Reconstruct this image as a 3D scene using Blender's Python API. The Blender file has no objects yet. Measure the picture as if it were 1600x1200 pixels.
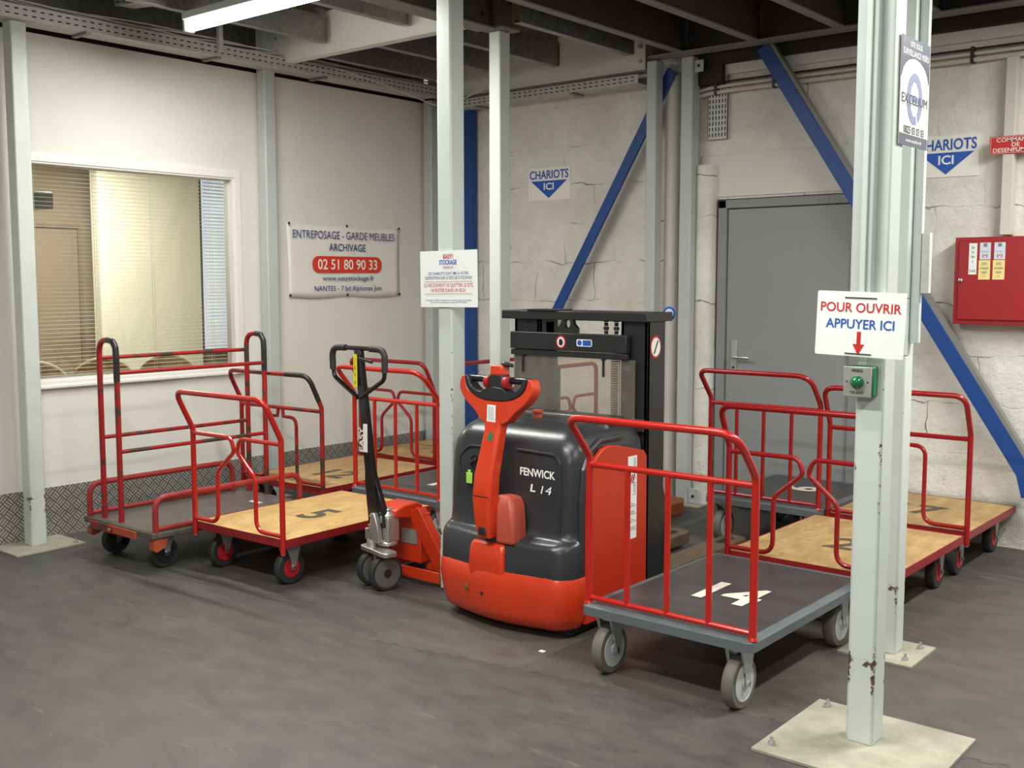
import bpy, bmesh, math, random
from mathutils import Vector, Matrix, Euler

PI = math.pi
scene = bpy.context.scene
COL = scene.collection
random.seed(7)

# ------------------------------------------------------------------ camera, world, lights, exposure
cam_data = bpy.data.cameras.new("camera")
cam_data.sensor_fit = 'HORIZONTAL'
cam_data.sensor_width = 36.0
cam_data.lens = 1686.0 * 36.0 / 1600.0
cam_data.clip_start = 0.05
cam_ob = bpy.data.objects.new("camera", cam_data)
COL.objects.link(cam_ob)
cam_ob.location = (6.2699, -6.6093, 1.55)
cam_ob.rotation_euler = Euler((math.radians(90 - 5.4548), 0, math.radians(39.577)), 'XYZ')
scene.camera = cam_ob

scene.view_settings.view_transform = 'Standard'
scene.view_settings.look = 'None'
scene.view_settings.exposure = 0.42
scene.view_settings.gamma = 1.0
scene.view_settings.use_curve_mapping = False

world = bpy.data.worlds.new("world")
scene.world = world
world.use_nodes = True
bg = world.node_tree.nodes["Background"]
bg.inputs[0].default_value = (0.97, 1.0, 0.95, 1)
bg.inputs[1].default_value = 0.27


def area(name, loc, size, power, color=(0.975, 1.0, 0.945), rot=(0, 0, 0)):
    d = bpy.data.lights.new(name, 'AREA')
    d.shape = 'RECTANGLE'
    d.size, d.size_y = size
    d.energy = power
    d.color = color
    o = bpy.data.objects.new(name, d)
    o.location = loc
    o.rotation_euler = rot
    COL.objects.link(o)
    return o


# fluorescent battens of the hall: the one in view and the ones over the aisle
area("batten_light", (1.57, -2.9, 2.955), (1.5, 0.09), 48)
area("middle_batten_light", (4.2, -4.1, 3.15), (1.5, 0.10), 26)
area("aisle_batten_light", (6.9, -4.4, 3.15), (0.12, 1.5), 54)
area("entrance_batten_light", (3.6, -5.3, 3.15), (1.5, 0.12), 85)
area("hall_batten_light", (6.2, -8.2, 3.15), (1.5, 0.12), 95)
area("side_batten_light", (6.0, -1.6, 2.98), (0.12, 1.5), 95)
area("office_lamp_light", (-1.6, -2.2, 2.7), (0.6, 0.6), 78, (1, 0.96, 0.89))


# ------------------------------------------------------------------ materials
def lin(c):
    return tuple(((v / 255.0) / 12.92 if v / 255.0 <= 0.04045 else ((v / 255.0 + 0.055) / 1.055) ** 2.4) for v in c) + (1.0,)


def mat(name, rgb, rough=0.5, metal=0.0, var=0.0, scale=4.0, bump=0.0, bscale=60.0, rgb2=None, stretch=None,
        chips=None, chip_amt=0.0, chip_scale=9.0, spec=0.5, coat=0.0):
    m = bpy.data.materials.new(name)
    m.use_nodes = True
    nt = m.node_tree
    b = nt.nodes["Principled BSDF"]
    b.inputs["Roughness"].default_value = rough
    b.inputs["Metallic"].default_value = metal
    b.inputs["Specular IOR Level"].default_value = spec
    if coat:
        b.inputs["Coat Weight"].default_value = coat
        b.inputs["Coat Roughness"].default_value = 0.12
    tc = nt.nodes.new("ShaderNodeTexCoord")
    vec = tc.outputs["Object"]
    if stretch:
        mp = nt.nodes.new("ShaderNodeMapping")
        mp.inputs["Scale"].default_value = stretch
        nt.links.new(vec, mp.inputs[0])
        vec = mp.outputs[0]
    col = lin(rgb)
    b.inputs["Base Color"].default_value = col
    last = None
    if var > 0 or rgb2:
        n = nt.nodes.new("ShaderNodeTexNoise")
        n.inputs["Scale"].default_value = scale
        n.inputs["Detail"].default_value = 6
        n.inputs["Roughness"].default_value = 0.62
        nt.links.new(vec, n.inputs["Vector"])
        r = nt.nodes.new("ShaderNodeValToRGB")
        r.color_ramp.elements[0].position = 0.35
        r.color_ramp.elements[1].position = 0.65
        if rgb2:
            r.color_ramp.elements[0].color = lin(rgb2)
        else:
            r.color_ramp.elements[0].color = tuple(v * (1 - var) for v in col[:3]) + (1,)
        r.color_ramp.elements[1].color = col
        nt.links.new(n.outputs["Fac"], r.inputs[0])
        nt.links.new(r.outputs[0], b.inputs["Base Color"])
        last = r.outputs[0]
    if chips:
        n2 = nt.nodes.new("ShaderNodeTexNoise")
        n2.inputs["Scale"].default_value = chip_scale
        n2.inputs["Detail"].default_value = 8
        n2.inputs["Roughness"].default_value = 0.75
        nt.links.new(tc.outputs["Object"], n2.inputs["Vector"])
        r2 = nt.nodes.new("ShaderNodeValToRGB")
        r2.color_ramp.interpolation = 'CONSTANT'
        r2.color_ramp.elements[0].position = 0.0
        r2.color_ramp.elements[0].color = (0, 0, 0, 1)
        r2.color_ramp.elements[1].position = 1.0 - chip_amt
        r2.color_ramp.elements[1].color = (1, 1, 1, 1)
        nt.links.new(n2.outputs["Fac"], r2.inputs[0])
        mx = nt.nodes.new("ShaderNodeMix")
        mx.data_type = 'RGBA'
        if last is not None:
            nt.links.new(last, mx.inputs["A"])
        else:
            mx.inputs["A"].default_value = col
        mx.inputs["B"].default_value = lin(chips)
        nt.links.new(r2.outputs[0], mx.inputs["Factor"])
        nt.links.new(mx.outputs["Result"], b.inputs["Base Color"])
    if bump > 0:
        n3 = nt.nodes.new("ShaderNodeTexNoise")
        n3.inputs["Scale"].default_value = bscale
        n3.inputs["Detail"].default_value = 5
        nt.links.new(vec, n3.inputs["Vector"])
        bp = nt.nodes.new("ShaderNodeBump")
        bp.inputs["Strength"].default_value = bump
        bp.inputs["Distance"].default_value = 0.01
        nt.links.new(n3.outputs["Fac"], bp.inputs["Height"])
        nt.links.new(bp.outputs[0], b.inputs["Normal"])
    return m


def wall_block_material():
    m = bpy.data.materials.new("painted_blockwork")
    m.use_nodes = True
    nt = m.node_tree
    L = nt.links
    b = nt.nodes["Principled BSDF"]
    b.inputs["Roughness"].default_value = 0.85
    tc = nt.nodes.new("ShaderNodeTexCoord")
    sp = nt.nodes.new("ShaderNodeSeparateXYZ")
    L.new(tc.outputs["Object"], sp.inputs[0])
    cb = nt.nodes.new("ShaderNodeCombineXYZ")
    L.new(sp.outputs["X"], cb.inputs["X"])
    L.new(sp.outputs["Z"], cb.inputs["Y"])
    dn = nt.nodes.new("ShaderNodeTexNoise")
    dn.inputs["Scale"].default_value = 7.0
    dn.inputs["Detail"].default_value = 6
    L.new(tc.outputs["Object"], dn.inputs["Vector"])
    sc = nt.nodes.new("ShaderNodeVectorMath")
    sc.operation = 'SCALE'
    sc.inputs["Scale"].default_value = 0.10
    L.new(dn.outputs["Color"], sc.inputs[0])
    ad = nt.nodes.new("ShaderNodeVectorMath")
    L.new(cb.outputs[0], ad.inputs[0])
    L.new(sc.outputs[0], ad.inputs[1])
    br = nt.nodes.new("ShaderNodeTexBrick")
    br.inputs["Scale"].default_value = 1.0
    br.inputs["Mortar Size"].default_value = 0.004
    br.inputs["Mortar Smooth"].default_value = 0.6
    br.inputs["Brick Width"].default_value = 0.55
    br.inputs["Row Height"].default_value = 0.29
    br.offset = 0.5
    br.inputs["Color1"].default_value = (0, 0, 0, 1)
    br.inputs["Color2"].default_value = (0, 0, 0, 1)
    br.inputs["Mortar"].default_value = (1, 1, 1, 1)
    L.new(ad.outputs[0], br.inputs["Vector"])
    # crack visibility changes along the joints
    mk = nt.nodes.new("ShaderNodeTexNoise")
    mk.inputs["Scale"].default_value = 1.7
    mk.inputs["Detail"].default_value = 3
    L.new(tc.outputs["Object"], mk.inputs["Vector"])
    mr = nt.nodes.new("ShaderNodeMapRange")
    mr.inputs["From Min"].default_value = 0.50
    mr.inputs["From Max"].default_value = 0.60
    L.new(mk.outputs["Fac"], mr.inputs["Value"])
    ml = nt.nodes.new("ShaderNodeMath")
    ml.operation = 'MULTIPLY'
    L.new(br.outputs["Fac"], ml.inputs[0])
    L.new(mr.outputs[0], ml.inputs[1])
    big = nt.nodes.new("ShaderNodeTexNoise")
    big.inputs["Scale"].default_value = 2.2
    big.inputs["Detail"].default_value = 9
    big.inputs["Roughness"].default_value = 0.7
    L.new(tc.outputs["Object"], big.inputs["Vector"])
    rp = nt.nodes.new("ShaderNodeValToRGB")
    rp.color_ramp.elements[0].position = 0.3
    rp.color_ramp.elements[0].color = lin((208, 203, 193))
    rp.color_ramp.elements[1].position = 0.62
    rp.color_ramp.elements[1].color = lin((236, 232, 223))
    L.new(big.outputs["Fac"], rp.inputs[0])
    mx = nt.nodes.new("ShaderNodeMix")
    mx.data_type = 'RGBA'
    L.new(ml.outputs[0], mx.inputs["Factor"])
    L.new(rp.outputs[0], mx.inputs["A"])
    mx.inputs["B"].default_value = lin((150, 140, 126))
    # scuffs low on the wall
    gz = nt.nodes.new("ShaderNodeMapRange")
    gz.inputs["From Min"].default_value = 0.62
    gz.inputs["From Max"].default_value = 0.3
    L.new(sp.outputs["Z"], gz.inputs["Value"])
    sn = nt.nodes.new("ShaderNodeTexNoise")
    sn.inputs["Scale"].default_value = 13
    sn.inputs["Detail"].default_value = 8
    sn.inputs["Roughness"].default_value = 0.8
    L.new(tc.outputs["Object"], sn.inputs["Vector"])
    st = nt.nodes.new("ShaderNodeMapRange")
    st.inputs["From Min"].default_value = 0.56
    st.inputs["From Max"].default_value = 0.64
    L.new(sn.outputs["Fac"], st.inputs["Value"])
    sm = nt.nodes.new("ShaderNodeMath")
    sm.operation = 'MULTIPLY'
    L.new(gz.outputs[0], sm.inputs[0])
    L.new(st.outputs[0], sm.inputs[1])
    sm2 = nt.nodes.new("ShaderNodeMath")
    sm2.operation = 'MULTIPLY'
    sm2.inputs[1].default_value = 0.55
    L.new(sm.outputs[0], sm2.inputs[0])
    mx2 = nt.nodes.new("ShaderNodeMix")
    mx2.data_type = 'RGBA'
    L.new(sm2.outputs[0], mx2.inputs["Factor"])
    L.new(mx.outputs["Result"], mx2.inputs["A"])
    mx2.inputs["B"].default_value = lin((120, 112, 104))
    L.new(mx2.outputs["Result"], b.inputs["Base Color"])
    # bump: joints + roughness of the render
    fn = nt.nodes.new("ShaderNodeTexNoise")
    fn.inputs["Scale"].default_value = 19
    fn.inputs["Detail"].default_value = 8
    fn.inputs["Roughness"].default_value = 0.7
    L.new(tc.outputs["Object"], fn.inputs["Vector"])
    h = nt.nodes.new("ShaderNodeMath")
    h.operation = 'MULTIPLY_ADD'
    L.new(ml.outputs[0], h.inputs[0])
    h.inputs[1].default_value = -1.3
    L.new(fn.outputs["Fac"], h.inputs[2])
    h2 = nt.nodes.new("ShaderNodeMath")
    h2.operation = 'MULTIPLY_ADD'
    L.new(br.outputs["Fac"], h2.inputs[0])
    h2.inputs[1].default_value = -0.14
    L.new(h.outputs[0], h2.inputs[2])
    bp = nt.nodes.new("ShaderNodeBump")
    bp.inputs["Strength"].default_value = 0.7
    bp.inputs["Distance"].default_value = 0.02
    L.new(h2.outputs[0], bp.inputs["Height"])
    L.new(bp.outputs[0], b.inputs["Normal"])
    return m


def checker_plate_material():
    m = bpy.data.materials.new("aluminium_tread_plate")
    m.use_nodes = True
    nt = m.node_tree
    L = nt.links
    b = nt.nodes["Principled BSDF"]
    b.inputs["Metallic"].default_value = 0.6
    b.inputs["Roughness"].default_value = 0.36
    tc = nt.nodes.new("ShaderNodeTexCoord")
    sp = nt.nodes.new("ShaderNodeSeparateXYZ")
    L.new(tc.outputs["Object"], sp.inputs[0])

    def mth(op, a, c=None, d=None):
        n = nt.nodes.new("ShaderNodeMath")
        n.operation = op
        for i, v in enumerate((a, c, d)):
            if v is None:
                continue
            if isinstance(v, (int, float)):
                n.inputs[i].default_value = v
            else:
                L.new(v, n.inputs[i])
        return n.outputs[0]
    K = 1.0 / 0.050
    su = mth('MULTIPLY', mth('ADD', sp.outputs["Y"], sp.outputs["Z"]), 0.7071 * K)
    sv = mth('MULTIPLY', mth('SUBTRACT', sp.outputs["Y"], sp.outputs["Z"]), 0.7071 * K)
    chk = mth('MODULO', mth('ABSOLUTE', mth('ADD', mth('FLOOR', su), mth('FLOOR', sv))), 2)
    fu = mth('FRACT', su)
    fv = mth('FRACT', sv)
    # bars along u in one set of cells, along v in the other
    def bars(fa, fb):
        s = mth('ABSOLUTE', mth('SUBTRACT', mth('FRACT', mth('MULTIPLY', fa, 3.0)), 0.5))
        ins = mth('GREATER_THAN', 0.42, mth('ABSOLUTE', mth('SUBTRACT', fb, 0.5)))
        return mth('MULTIPLY', mth('LESS_THAN', s, 0.27), ins)
    bu = bars(fu, fv)
    bv = bars(fv, fu)
    hh = mth('ADD', mth('MULTIPLY', bu, chk), mth('MULTIPLY', bv, mth('SUBTRACT', 1.0, chk)))
    mx = nt.nodes.new("ShaderNodeMix")
    mx.data_type = 'RGBA'
    L.new(hh, mx.inputs["Factor"])
    mx.inputs["A"].default_value = lin((128, 123, 117))
    mx.inputs["B"].default_value = lin((214, 211, 206))
    L.new(mx.outputs["Result"], b.inputs["Base Color"])
    bp = nt.nodes.new("ShaderNodeBump")
    bp.inputs["Strength"].default_value = 0.9
    bp.inputs["Distance"].default_value = 0.006
    L.new(hh, bp.inputs["Height"])
    L.new(bp.outputs[0], b.inputs["Normal"])
    return m


def floor_material(name, c1, c2, c3):
    m = bpy.data.materials.new(name)
    m.use_nodes = True
    nt = m.node_tree
    L = nt.links
    b = nt.nodes["Principled BSDF"]
    tc = nt.nodes.new("ShaderNodeTexCoord")
    mp = nt.nodes.new("ShaderNodeMapping")
    mp.inputs["Rotation"].default_value = (0, 0, 0.5)
    mp.inputs["Scale"].default_value = (1.0, 1.9, 1)
    L.new(tc.outputs["Object"], mp.inputs[0])
    n = nt.nodes.new("ShaderNodeTexNoise")
    n.inputs["Scale"].default_value = 4.2
    n.inputs["Detail"].default_value = 12
    n.inputs["Roughness"].default_value = 0.72
    n.inputs["Distortion"].default_value = 0.15
    L.new(mp.outputs[0], n.inputs["Vector"])
    r = nt.nodes.new("ShaderNodeValToRGB")
    r.color_ramp.elements[0].position = 0.34
    r.color_ramp.elements[0].color = lin(c1)
    r.color_ramp.elements[1].position = 0.66
    r.color_ramp.elements[1].color = lin(c2)
    L.new(n.outputs["Fac"], r.inputs[0])
    # thin pale scuffs
    mp2 = nt.nodes.new("ShaderNodeMapping")
    mp2.inputs["Rotation"].default_value = (0, 0, -0.6)
    mp2.inputs["Scale"].default_value = (1.0, 5.0, 1)
    L.new(tc.outputs["Object"], mp2.inputs[0])
    n2 = nt.nodes.new("ShaderNodeTexNoise")
    n2.inputs["Scale"].default_value = 3.3
    n2.inputs["Detail"].default_value = 9
    n2.inputs["Roughness"].default_value = 0.7
    n2.inputs["Distortion"].default_value = 0.8
    L.new(mp2.outputs[0], n2.inputs["Vector"])
    mr = nt.nodes.new("ShaderNodeMapRange")
    mr.inputs["From Min"].default_value = 0.60
    mr.inputs["From Max"].default_value = 0.74
    mr.inputs["To Max"].default_value = 0.5
    L.new(n2.outputs["Fac"], mr.inputs["Value"])
    mx = nt.nodes.new("ShaderNodeMix")
    mx.data_type = 'RGBA'
    L.new(mr.outputs[0], mx.inputs["Factor"])
    L.new(r.outputs[0], mx.inputs["A"])
    mx.inputs["B"].default_value = lin(c3)
    L.new(mx.outputs["Result"], b.inputs["Base Color"])
    rr = nt.nodes.new("ShaderNodeMapRange")
    rr.inputs["To Min"].default_value = 0.42
    rr.inputs["To Max"].default_value = 0.7
    L.new(n.outputs["Fac"], rr.inputs["Value"])
    L.new(rr.outputs[0], b.inputs["Roughness"])
    f = nt.nodes.new("ShaderNodeTexNoise")
    f.inputs["Scale"].default_value = 240
    L.new(tc.outputs["Object"], f.inputs["Vector"])
    bp = nt.nodes.new("ShaderNodeBump")
    bp.inputs["Strength"].default_value = 0.12
    bp.inputs["Distance"].default_value = 0.004
    L.new(f.outputs["Fac"], bp.inputs["Height"])
    L.new(bp.outputs[0], b.inputs["Normal"])
    return m


def glass_material(name, tint, alpha, rough=0.02):
    m = bpy.data.materials.new(name)
    m.use_nodes = True
    nt = m.node_tree
    for n in list(nt.nodes):
        nt.nodes.remove(n)
    out = nt.nodes.new("ShaderNodeOutputMaterial")
    tr = nt.nodes.new("ShaderNodeBsdfTransparent")
    tr.inputs[0].default_value = tint
    pb = nt.nodes.new("ShaderNodeBsdfPrincipled")
    pb.inputs["Base Color"].default_value = (0.72, 0.68, 0.6, 1)
    pb.inputs["Roughness"].default_value = 0.6
    gl = nt.nodes.new("ShaderNodeBsdfGlossy")
    gl.inputs["Roughness"].default_value = rough
    fr = nt.nodes.new("ShaderNodeFresnel")
    fr.inputs[0].default_value = 1.45
    m1 = nt.nodes.new("ShaderNodeMixShader")
    m1.inputs[0].default_value = alpha
    nt.links.new(tr.outputs[0], m1.inputs[1])
    nt.links.new(pb.outputs[0], m1.inputs[2])
    m2 = nt.nodes.new("ShaderNodeMixShader")
    nt.links.new(fr.outputs[0], m2.inputs[0])
    nt.links.new(m1.outputs[0], m2.inputs[1])
    nt.links.new(gl.outputs[0], m2.inputs[2])
    nt.links.new(m2.outputs[0], out.inputs[0])
    return m


def emit(name, rgb, strength):
    m = bpy.data.materials.new(name)
    m.use_nodes = True
    nt = m.node_tree
    b = nt.nodes["Principled BSDF"]
    b.inputs["Base Color"].default_value = (0.9, 0.9, 0.9, 1)
    b.inputs["Emission Color"].default_value = rgb
    b.inputs["Emission Strength"].default_value = strength
    return m


MT = {
    'wall_paint': mat("cream_wall_paint", (221, 217, 209), 0.75, var=0.06, scale=1.3, bump=0.12, bscale=35),
    'block': wall_block_material(),
    'tread': checker_plate_material(),
    'floor': floor_material("dark_rubber_floor", (64, 61, 59), (84, 81, 78), (124, 118, 112)),
    'mat': floor_material("worn_rubber_tiles", (74, 69, 65), (90, 84, 78), (118, 111, 104)),
    'mat_dark': floor_material("dark_rubber_tiles", (54, 52, 50), (66, 63, 61), (84, 80, 77)),
    'column': mat("white_column_paint", (202, 206, 200), 0.4, var=0.05, scale=5, bump=0.05, bscale=30,
                  chips=(96, 72, 54), chip_amt=0.345, chip_scale=11),
    'column_chipped': None,
    'column_grey': mat("pale_grey_column_paint", (188, 192, 190), 0.42, var=0.05, scale=5, bump=0.04, bscale=30),
    'plate': mat("worn_base_plate_paint", (170, 165, 147), 0.65, var=0.28, scale=7, bump=0.2, bscale=30),
    'steel_white': mat("white_beam_paint", (226, 224, 215), 0.55, var=0.05, scale=3),
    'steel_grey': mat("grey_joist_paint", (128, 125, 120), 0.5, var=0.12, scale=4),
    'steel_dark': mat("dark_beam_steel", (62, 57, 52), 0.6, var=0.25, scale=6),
    'galv': mat("galvanised_steel", (158, 158, 155), 0.42, 0.75, var=0.3, scale=22),
    'galv_dull': mat("dull_galvanised_steel", (196, 196, 192), 0.5, 0.2, var=0.12, scale=22),
    'blackbeam': mat("blackened_timber_beam", (46, 40, 34), 0.8, var=0.3, scale=12),
    'deck_board': mat("dark_mezzanine_board", (86, 74, 60), 0.8, var=0.3, scale=5),
    'ply_board': mat("amber_mezzanine_board", (176, 128, 70), 0.7, var=0.2, scale=8),
    'blue': mat("blue_steel_paint", (18, 66, 136), 0.45, var=0.12, scale=7, bump=0.05),
    'red_bright': mat("bright_red_tube_paint", (180, 28, 16), 0.28, var=0.06, scale=8, coat=0.3),
    'red_dark': mat("deep_red_tube_paint", (150, 20, 22), 0.3, var=0.08, scale=8, coat=0.2),
    'red_worn': mat("worn_red_tube_paint", (156, 24, 24), 0.38, var=0.1, scale=8, chips=(62, 52, 42), chip_amt=0.455, chip_scale=7),
    'red_frame': mat("scuffed_red_frame_paint", (146, 28, 32), 0.45, var=0.25, scale=12),
    'red_old': mat("faded_red_rail_paint", (158, 42, 38), 0.5, var=0.25, scale=14, chips=(92, 74, 58), chip_amt=0.33, chip_scale=12),
    'rust_orange': mat("rusty_orange_bracket_paint", (178, 78, 46), 0.6, var=0.3, scale=20),
    'ply': mat("yellow_plywood", (208, 170, 108), 0.6, rgb2=(184, 146, 90), scale=5, stretch=(2.5, 0.9, 1), bump=0.08, bscale=40,
               chips=(168, 132, 84), chip_amt=0.40, chip_scale=14),
    'ply_dull': mat("weathered_plywood", (190, 156, 104), 0.65, rgb2=(158, 126, 82), scale=5, stretch=(2.5, 0.9, 1), bump=0.08, bscale=40,
                    chips=(150, 120, 82), chip_amt=0.41, chip_scale=14),
    'deck_black': mat("dark_phenolic_deck", (66, 61, 62), 0.33, var=0.16, scale=7, bump=0.05, bscale=90),
    'deck_brown': mat("worn_brown_deck_board", (98, 88, 84), 0.42, var=0.3, scale=6, stretch=(1, 4, 1)),
    'bumper': mat("grey_rubber_bumper", (92, 96, 100), 0.6, var=0.1, scale=12),
    'bumper_top': mat("scuffed_bumper_edge", (112, 106, 100), 0.65, var=0.2, scale=14),
    'bumper_old': mat("grimy_bumper", (92, 84, 72), 0.7, var=0.3, scale=14),
    'rubber': mat("black_tyre_rubber", (44, 44, 45), 0.6, bump=0.05),
    'rubber_grey': mat("grey_tyre_rubber", (100, 96, 88), 0.6, bump=0.05),
    'rim_red': mat("red_plastic_rim", (182, 34, 34), 0.4),
    'rim_grey': mat("pale_grey_plastic_rim", (176, 177, 178), 0.35),
    'zinc': mat("zinc_plated_steel", (188, 192, 192), 0.3, 0.6, var=0.12, scale=14),
    'chrome': mat("bright_chrome", (225, 225, 225), 0.15, 1.0),
    'alu': mat("cast_aluminium", (190, 188, 184), 0.35, 0.8, var=0.1, scale=20),
    'alu_dark': mat("grey_cast_rim", (122, 118, 116), 0.45, 0.5),
    'orange': mat("orange_red_machine_paint", (208, 56, 20), 0.33, var=0.1, scale=6, bump=0.03, bscale=30, coat=0.25,
                  chips=(150, 92, 54), chip_amt=0.27, chip_scale=16),
    'orange_panel': mat("orange_red_panel_paint", (196, 48, 18), 0.4, var=0.08, scale=4),
    'orange_cover': mat("faded_red_plastic_cover", (178, 74, 58), 0.5, var=0.1, scale=6),
    'hood': mat("black_moulded_hood", (46, 47, 49), 0.3, var=0.12, scale=5, bump=0.06, bscale=120),
    'black': mat("black_steel_paint", (36, 37, 38), 0.42, var=0.1, scale=8),
    'black_gloss': mat("glossy_black_paint", (22, 22, 23), 0.25, coat=0.3),
    'dark': mat("dark_underside", (26, 25, 24), 0.8),
    'brass': mat("brassy_coil", (150, 120, 60), 0.4, 0.6),
    'fork': mat("worn_fork_steel", (118, 98, 78), 0.5, 0.3, var=0.3, scale=12),
    'fork_orange': mat("worn_orange_fork_paint", (150, 78, 34), 0.5, var=0.35, scale=14),
    'sign_white': mat("white_sign_plastic", (236, 237, 233), 0.4),
    'sign_cream': mat("cream_sign_plastic", (238, 233, 224), 0.5),
    'banner': mat("white_banner_vinyl", (232, 226, 218), 0.5, var=0.03, scale=3),
    'ink_blue': mat("blue_print", (36, 64, 128), 0.5),
    'ink_royal': mat("royal_blue_print", (28, 84, 176), 0.5),
    'ink_navy': mat("navy_print", (22, 24, 76), 0.45),
    'ink_lilac': mat("lilac_print", (134, 136, 176), 0.45),
    'ink_slate': mat("slate_print", (84, 84, 104), 0.45),
    'ink_red': mat("red_print", (196, 38, 36), 0.5),
    'ink_vermilion': mat("vermilion_print", (216, 52, 28), 0.5),
    'ink_white': mat("white_print", (238, 236, 230), 0.5),
    'ink_black': mat("black_print", (30, 30, 32), 0.5),
    'ink_grey': mat("grey_print", (120, 122, 130), 0.5),
    'stencil_white': mat("cream_stencil_paint", (226, 214, 196), 0.6, var=0.08, scale=30),
    'stencil_black': mat("dark_stencil_paint", (88, 80, 62), 0.65, var=0.2, scale=20),
    'yellow': mat("yellow_sticker", (238, 222, 40), 0.45),
    'pale_yellow': mat("pale_yellow_sticker", (236, 214, 140), 0.5),
    'pale_blue': mat("pale_grey_sticker", (206, 212, 222), 0.45),
    'green': mat("green_plastic", (28, 112, 70), 0.4),
    'green_dome': mat("glossy_green_dome", (12, 104, 62), 0.12, coat=0.6),
    'lime': mat("lime_key_tag", (168, 222, 92), 0.4),
    'brushed': mat("brushed_steel_plate", (176, 174, 168), 0.38, 0.55),
    'cab_red': mat("red_cabinet_enamel", (158, 26, 30), 0.38, var=0.06, scale=3, coat=0.15),
    'door': mat("grey_door_paint", (142, 143, 144), 0.45, var=0.04, scale=2),
    'door_frame': mat("grey_door_frame_paint", (132, 133, 134), 0.45),
    'frame_white': mat("white_window_frame", (228, 222, 216), 0.5),
    'slat': mat("cream_blind_slat", (222, 217, 200), 0.45),
    'office_taupe': mat("taupe_office_wall", (136, 118, 94), 0.8),
    'office_cream': mat("cream_office_panel", (222, 218, 196), 0.7),
    'office_floor': mat("office_carpet", (70, 66, 62), 0.9),
    'office_white': mat("office_ceiling_paint", (225, 220, 205), 0.8),
    'office_line': mat("brown_office_trim", (116, 100, 78), 0.7),
    'chair_brown': mat("brown_chair_fabric", (150, 118, 74), 0.85, var=0.1, scale=20),
    'chair_edge': mat("cream_chair_piping", (226, 216, 190), 0.6),
    'cable_white': mat("white_cable_sheath", (214, 210, 200), 0.5),
    'cable_black': mat("black_cable_sheath", (30, 30, 30), 0.5),
    'conduit': mat("cream_conduit", (206, 200, 188), 0.5),
    'plexi': glass_material("scratched_clear_acrylic", (0.93, 0.9, 0.86, 1), 0.10),
    'glass': glass_material("clear_window_glass", (0.95, 0.96, 0.94, 1), 0.0),
    'daylight': emit("daylit_window_pane", (0.42, 0.52, 0.68, 1), 0.75),
    'tube': emit("glowing_fluorescent_tube", (1.0, 0.98, 0.93, 1), 16.0),
}


# ------------------------------------------------------------------ mesh helper
def chipped_column_material():
    m = mat("chipped_white_column_paint", (202, 206, 200), 0.42, var=0.06, scale=5, bump=0.06, bscale=30)
    nt = m.node_tree
    L = nt.links
    b = nt.nodes["Principled BSDF"]
    src = b.inputs["Base Color"].links[0].from_socket
    tc = nt.nodes.new("ShaderNodeTexCoord")
    sp = nt.nodes.new("ShaderNodeSeparateXYZ")
    L.new(tc.outputs["Object"], sp.inputs[0])

    def mth(op, a, c=None):
        n = nt.nodes.new("ShaderNodeMath")
        n.operation = op
        for i, v in enumerate((a, c)):
            if v is None:
                continue
            if isinstance(v, (int, float)):
                n.inputs[i].default_value = v
            else:
                L.new(v, n.inputs[i])
        return n.outputs[0]

    def ramp(v, a0, a1, b0, b1):
        n = nt.nodes.new("ShaderNodeMapRange")
        n.inputs["From Min"].default_value = a0
        n.inputs["From Max"].default_value = a1
        n.inputs["To Min"].default_value = b0
        n.inputs["To Max"].default_value = b1
        L.new(v, n.inputs["Value"])
        return n.outputs[0]
    ex = mth('SUBTRACT', 0.046, mth('ABSOLUTE', sp.outputs["X"]))
    ey = mth('SUBTRACT', 0.049, mth('ABSOLUTE', sp.outputs["Y"]))
    edge = ramp(mth('ADD', ex, ey), 0.004, 0.016, 0.115, 0.0)
    band = ramp(mth('ABSOLUTE', mth('SUBTRACT', sp.outputs["Z"], 0.26)), 0.03, 0.07, 0.13, 0.0)
    low = ramp(sp.outputs["Z"], 1.2, 1.5, 1.0, 0.0)
    n = nt.nodes.new("ShaderNodeTexNoise")
    n.inputs["Scale"].default_value = 17
    n.inputs["Detail"].default_value = 9
    n.inputs["Roughness"].default_value = 0.78
    L.new(tc.outputs["Object"], n.inputs["Vector"])
    v = mth('ADD', n.outputs["Fac"], mth('MULTIPLY', mth('ADD', edge, band), low))
    hit = mth('GREATER_THAN', v, 0.70)
    mx = nt.nodes.new("ShaderNodeMix")
    mx.data_type = 'RGBA'
    L.new(hit, mx.inputs["Factor"])
    L.new(src, mx.inputs["A"])
    mx.inputs["B"].default_value = lin((92, 66, 48))
    L.new(mx.outputs["Result"], b.inputs["Base Color"])
    return m


MT['column_chipped'] = chipped_column_material()


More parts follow.
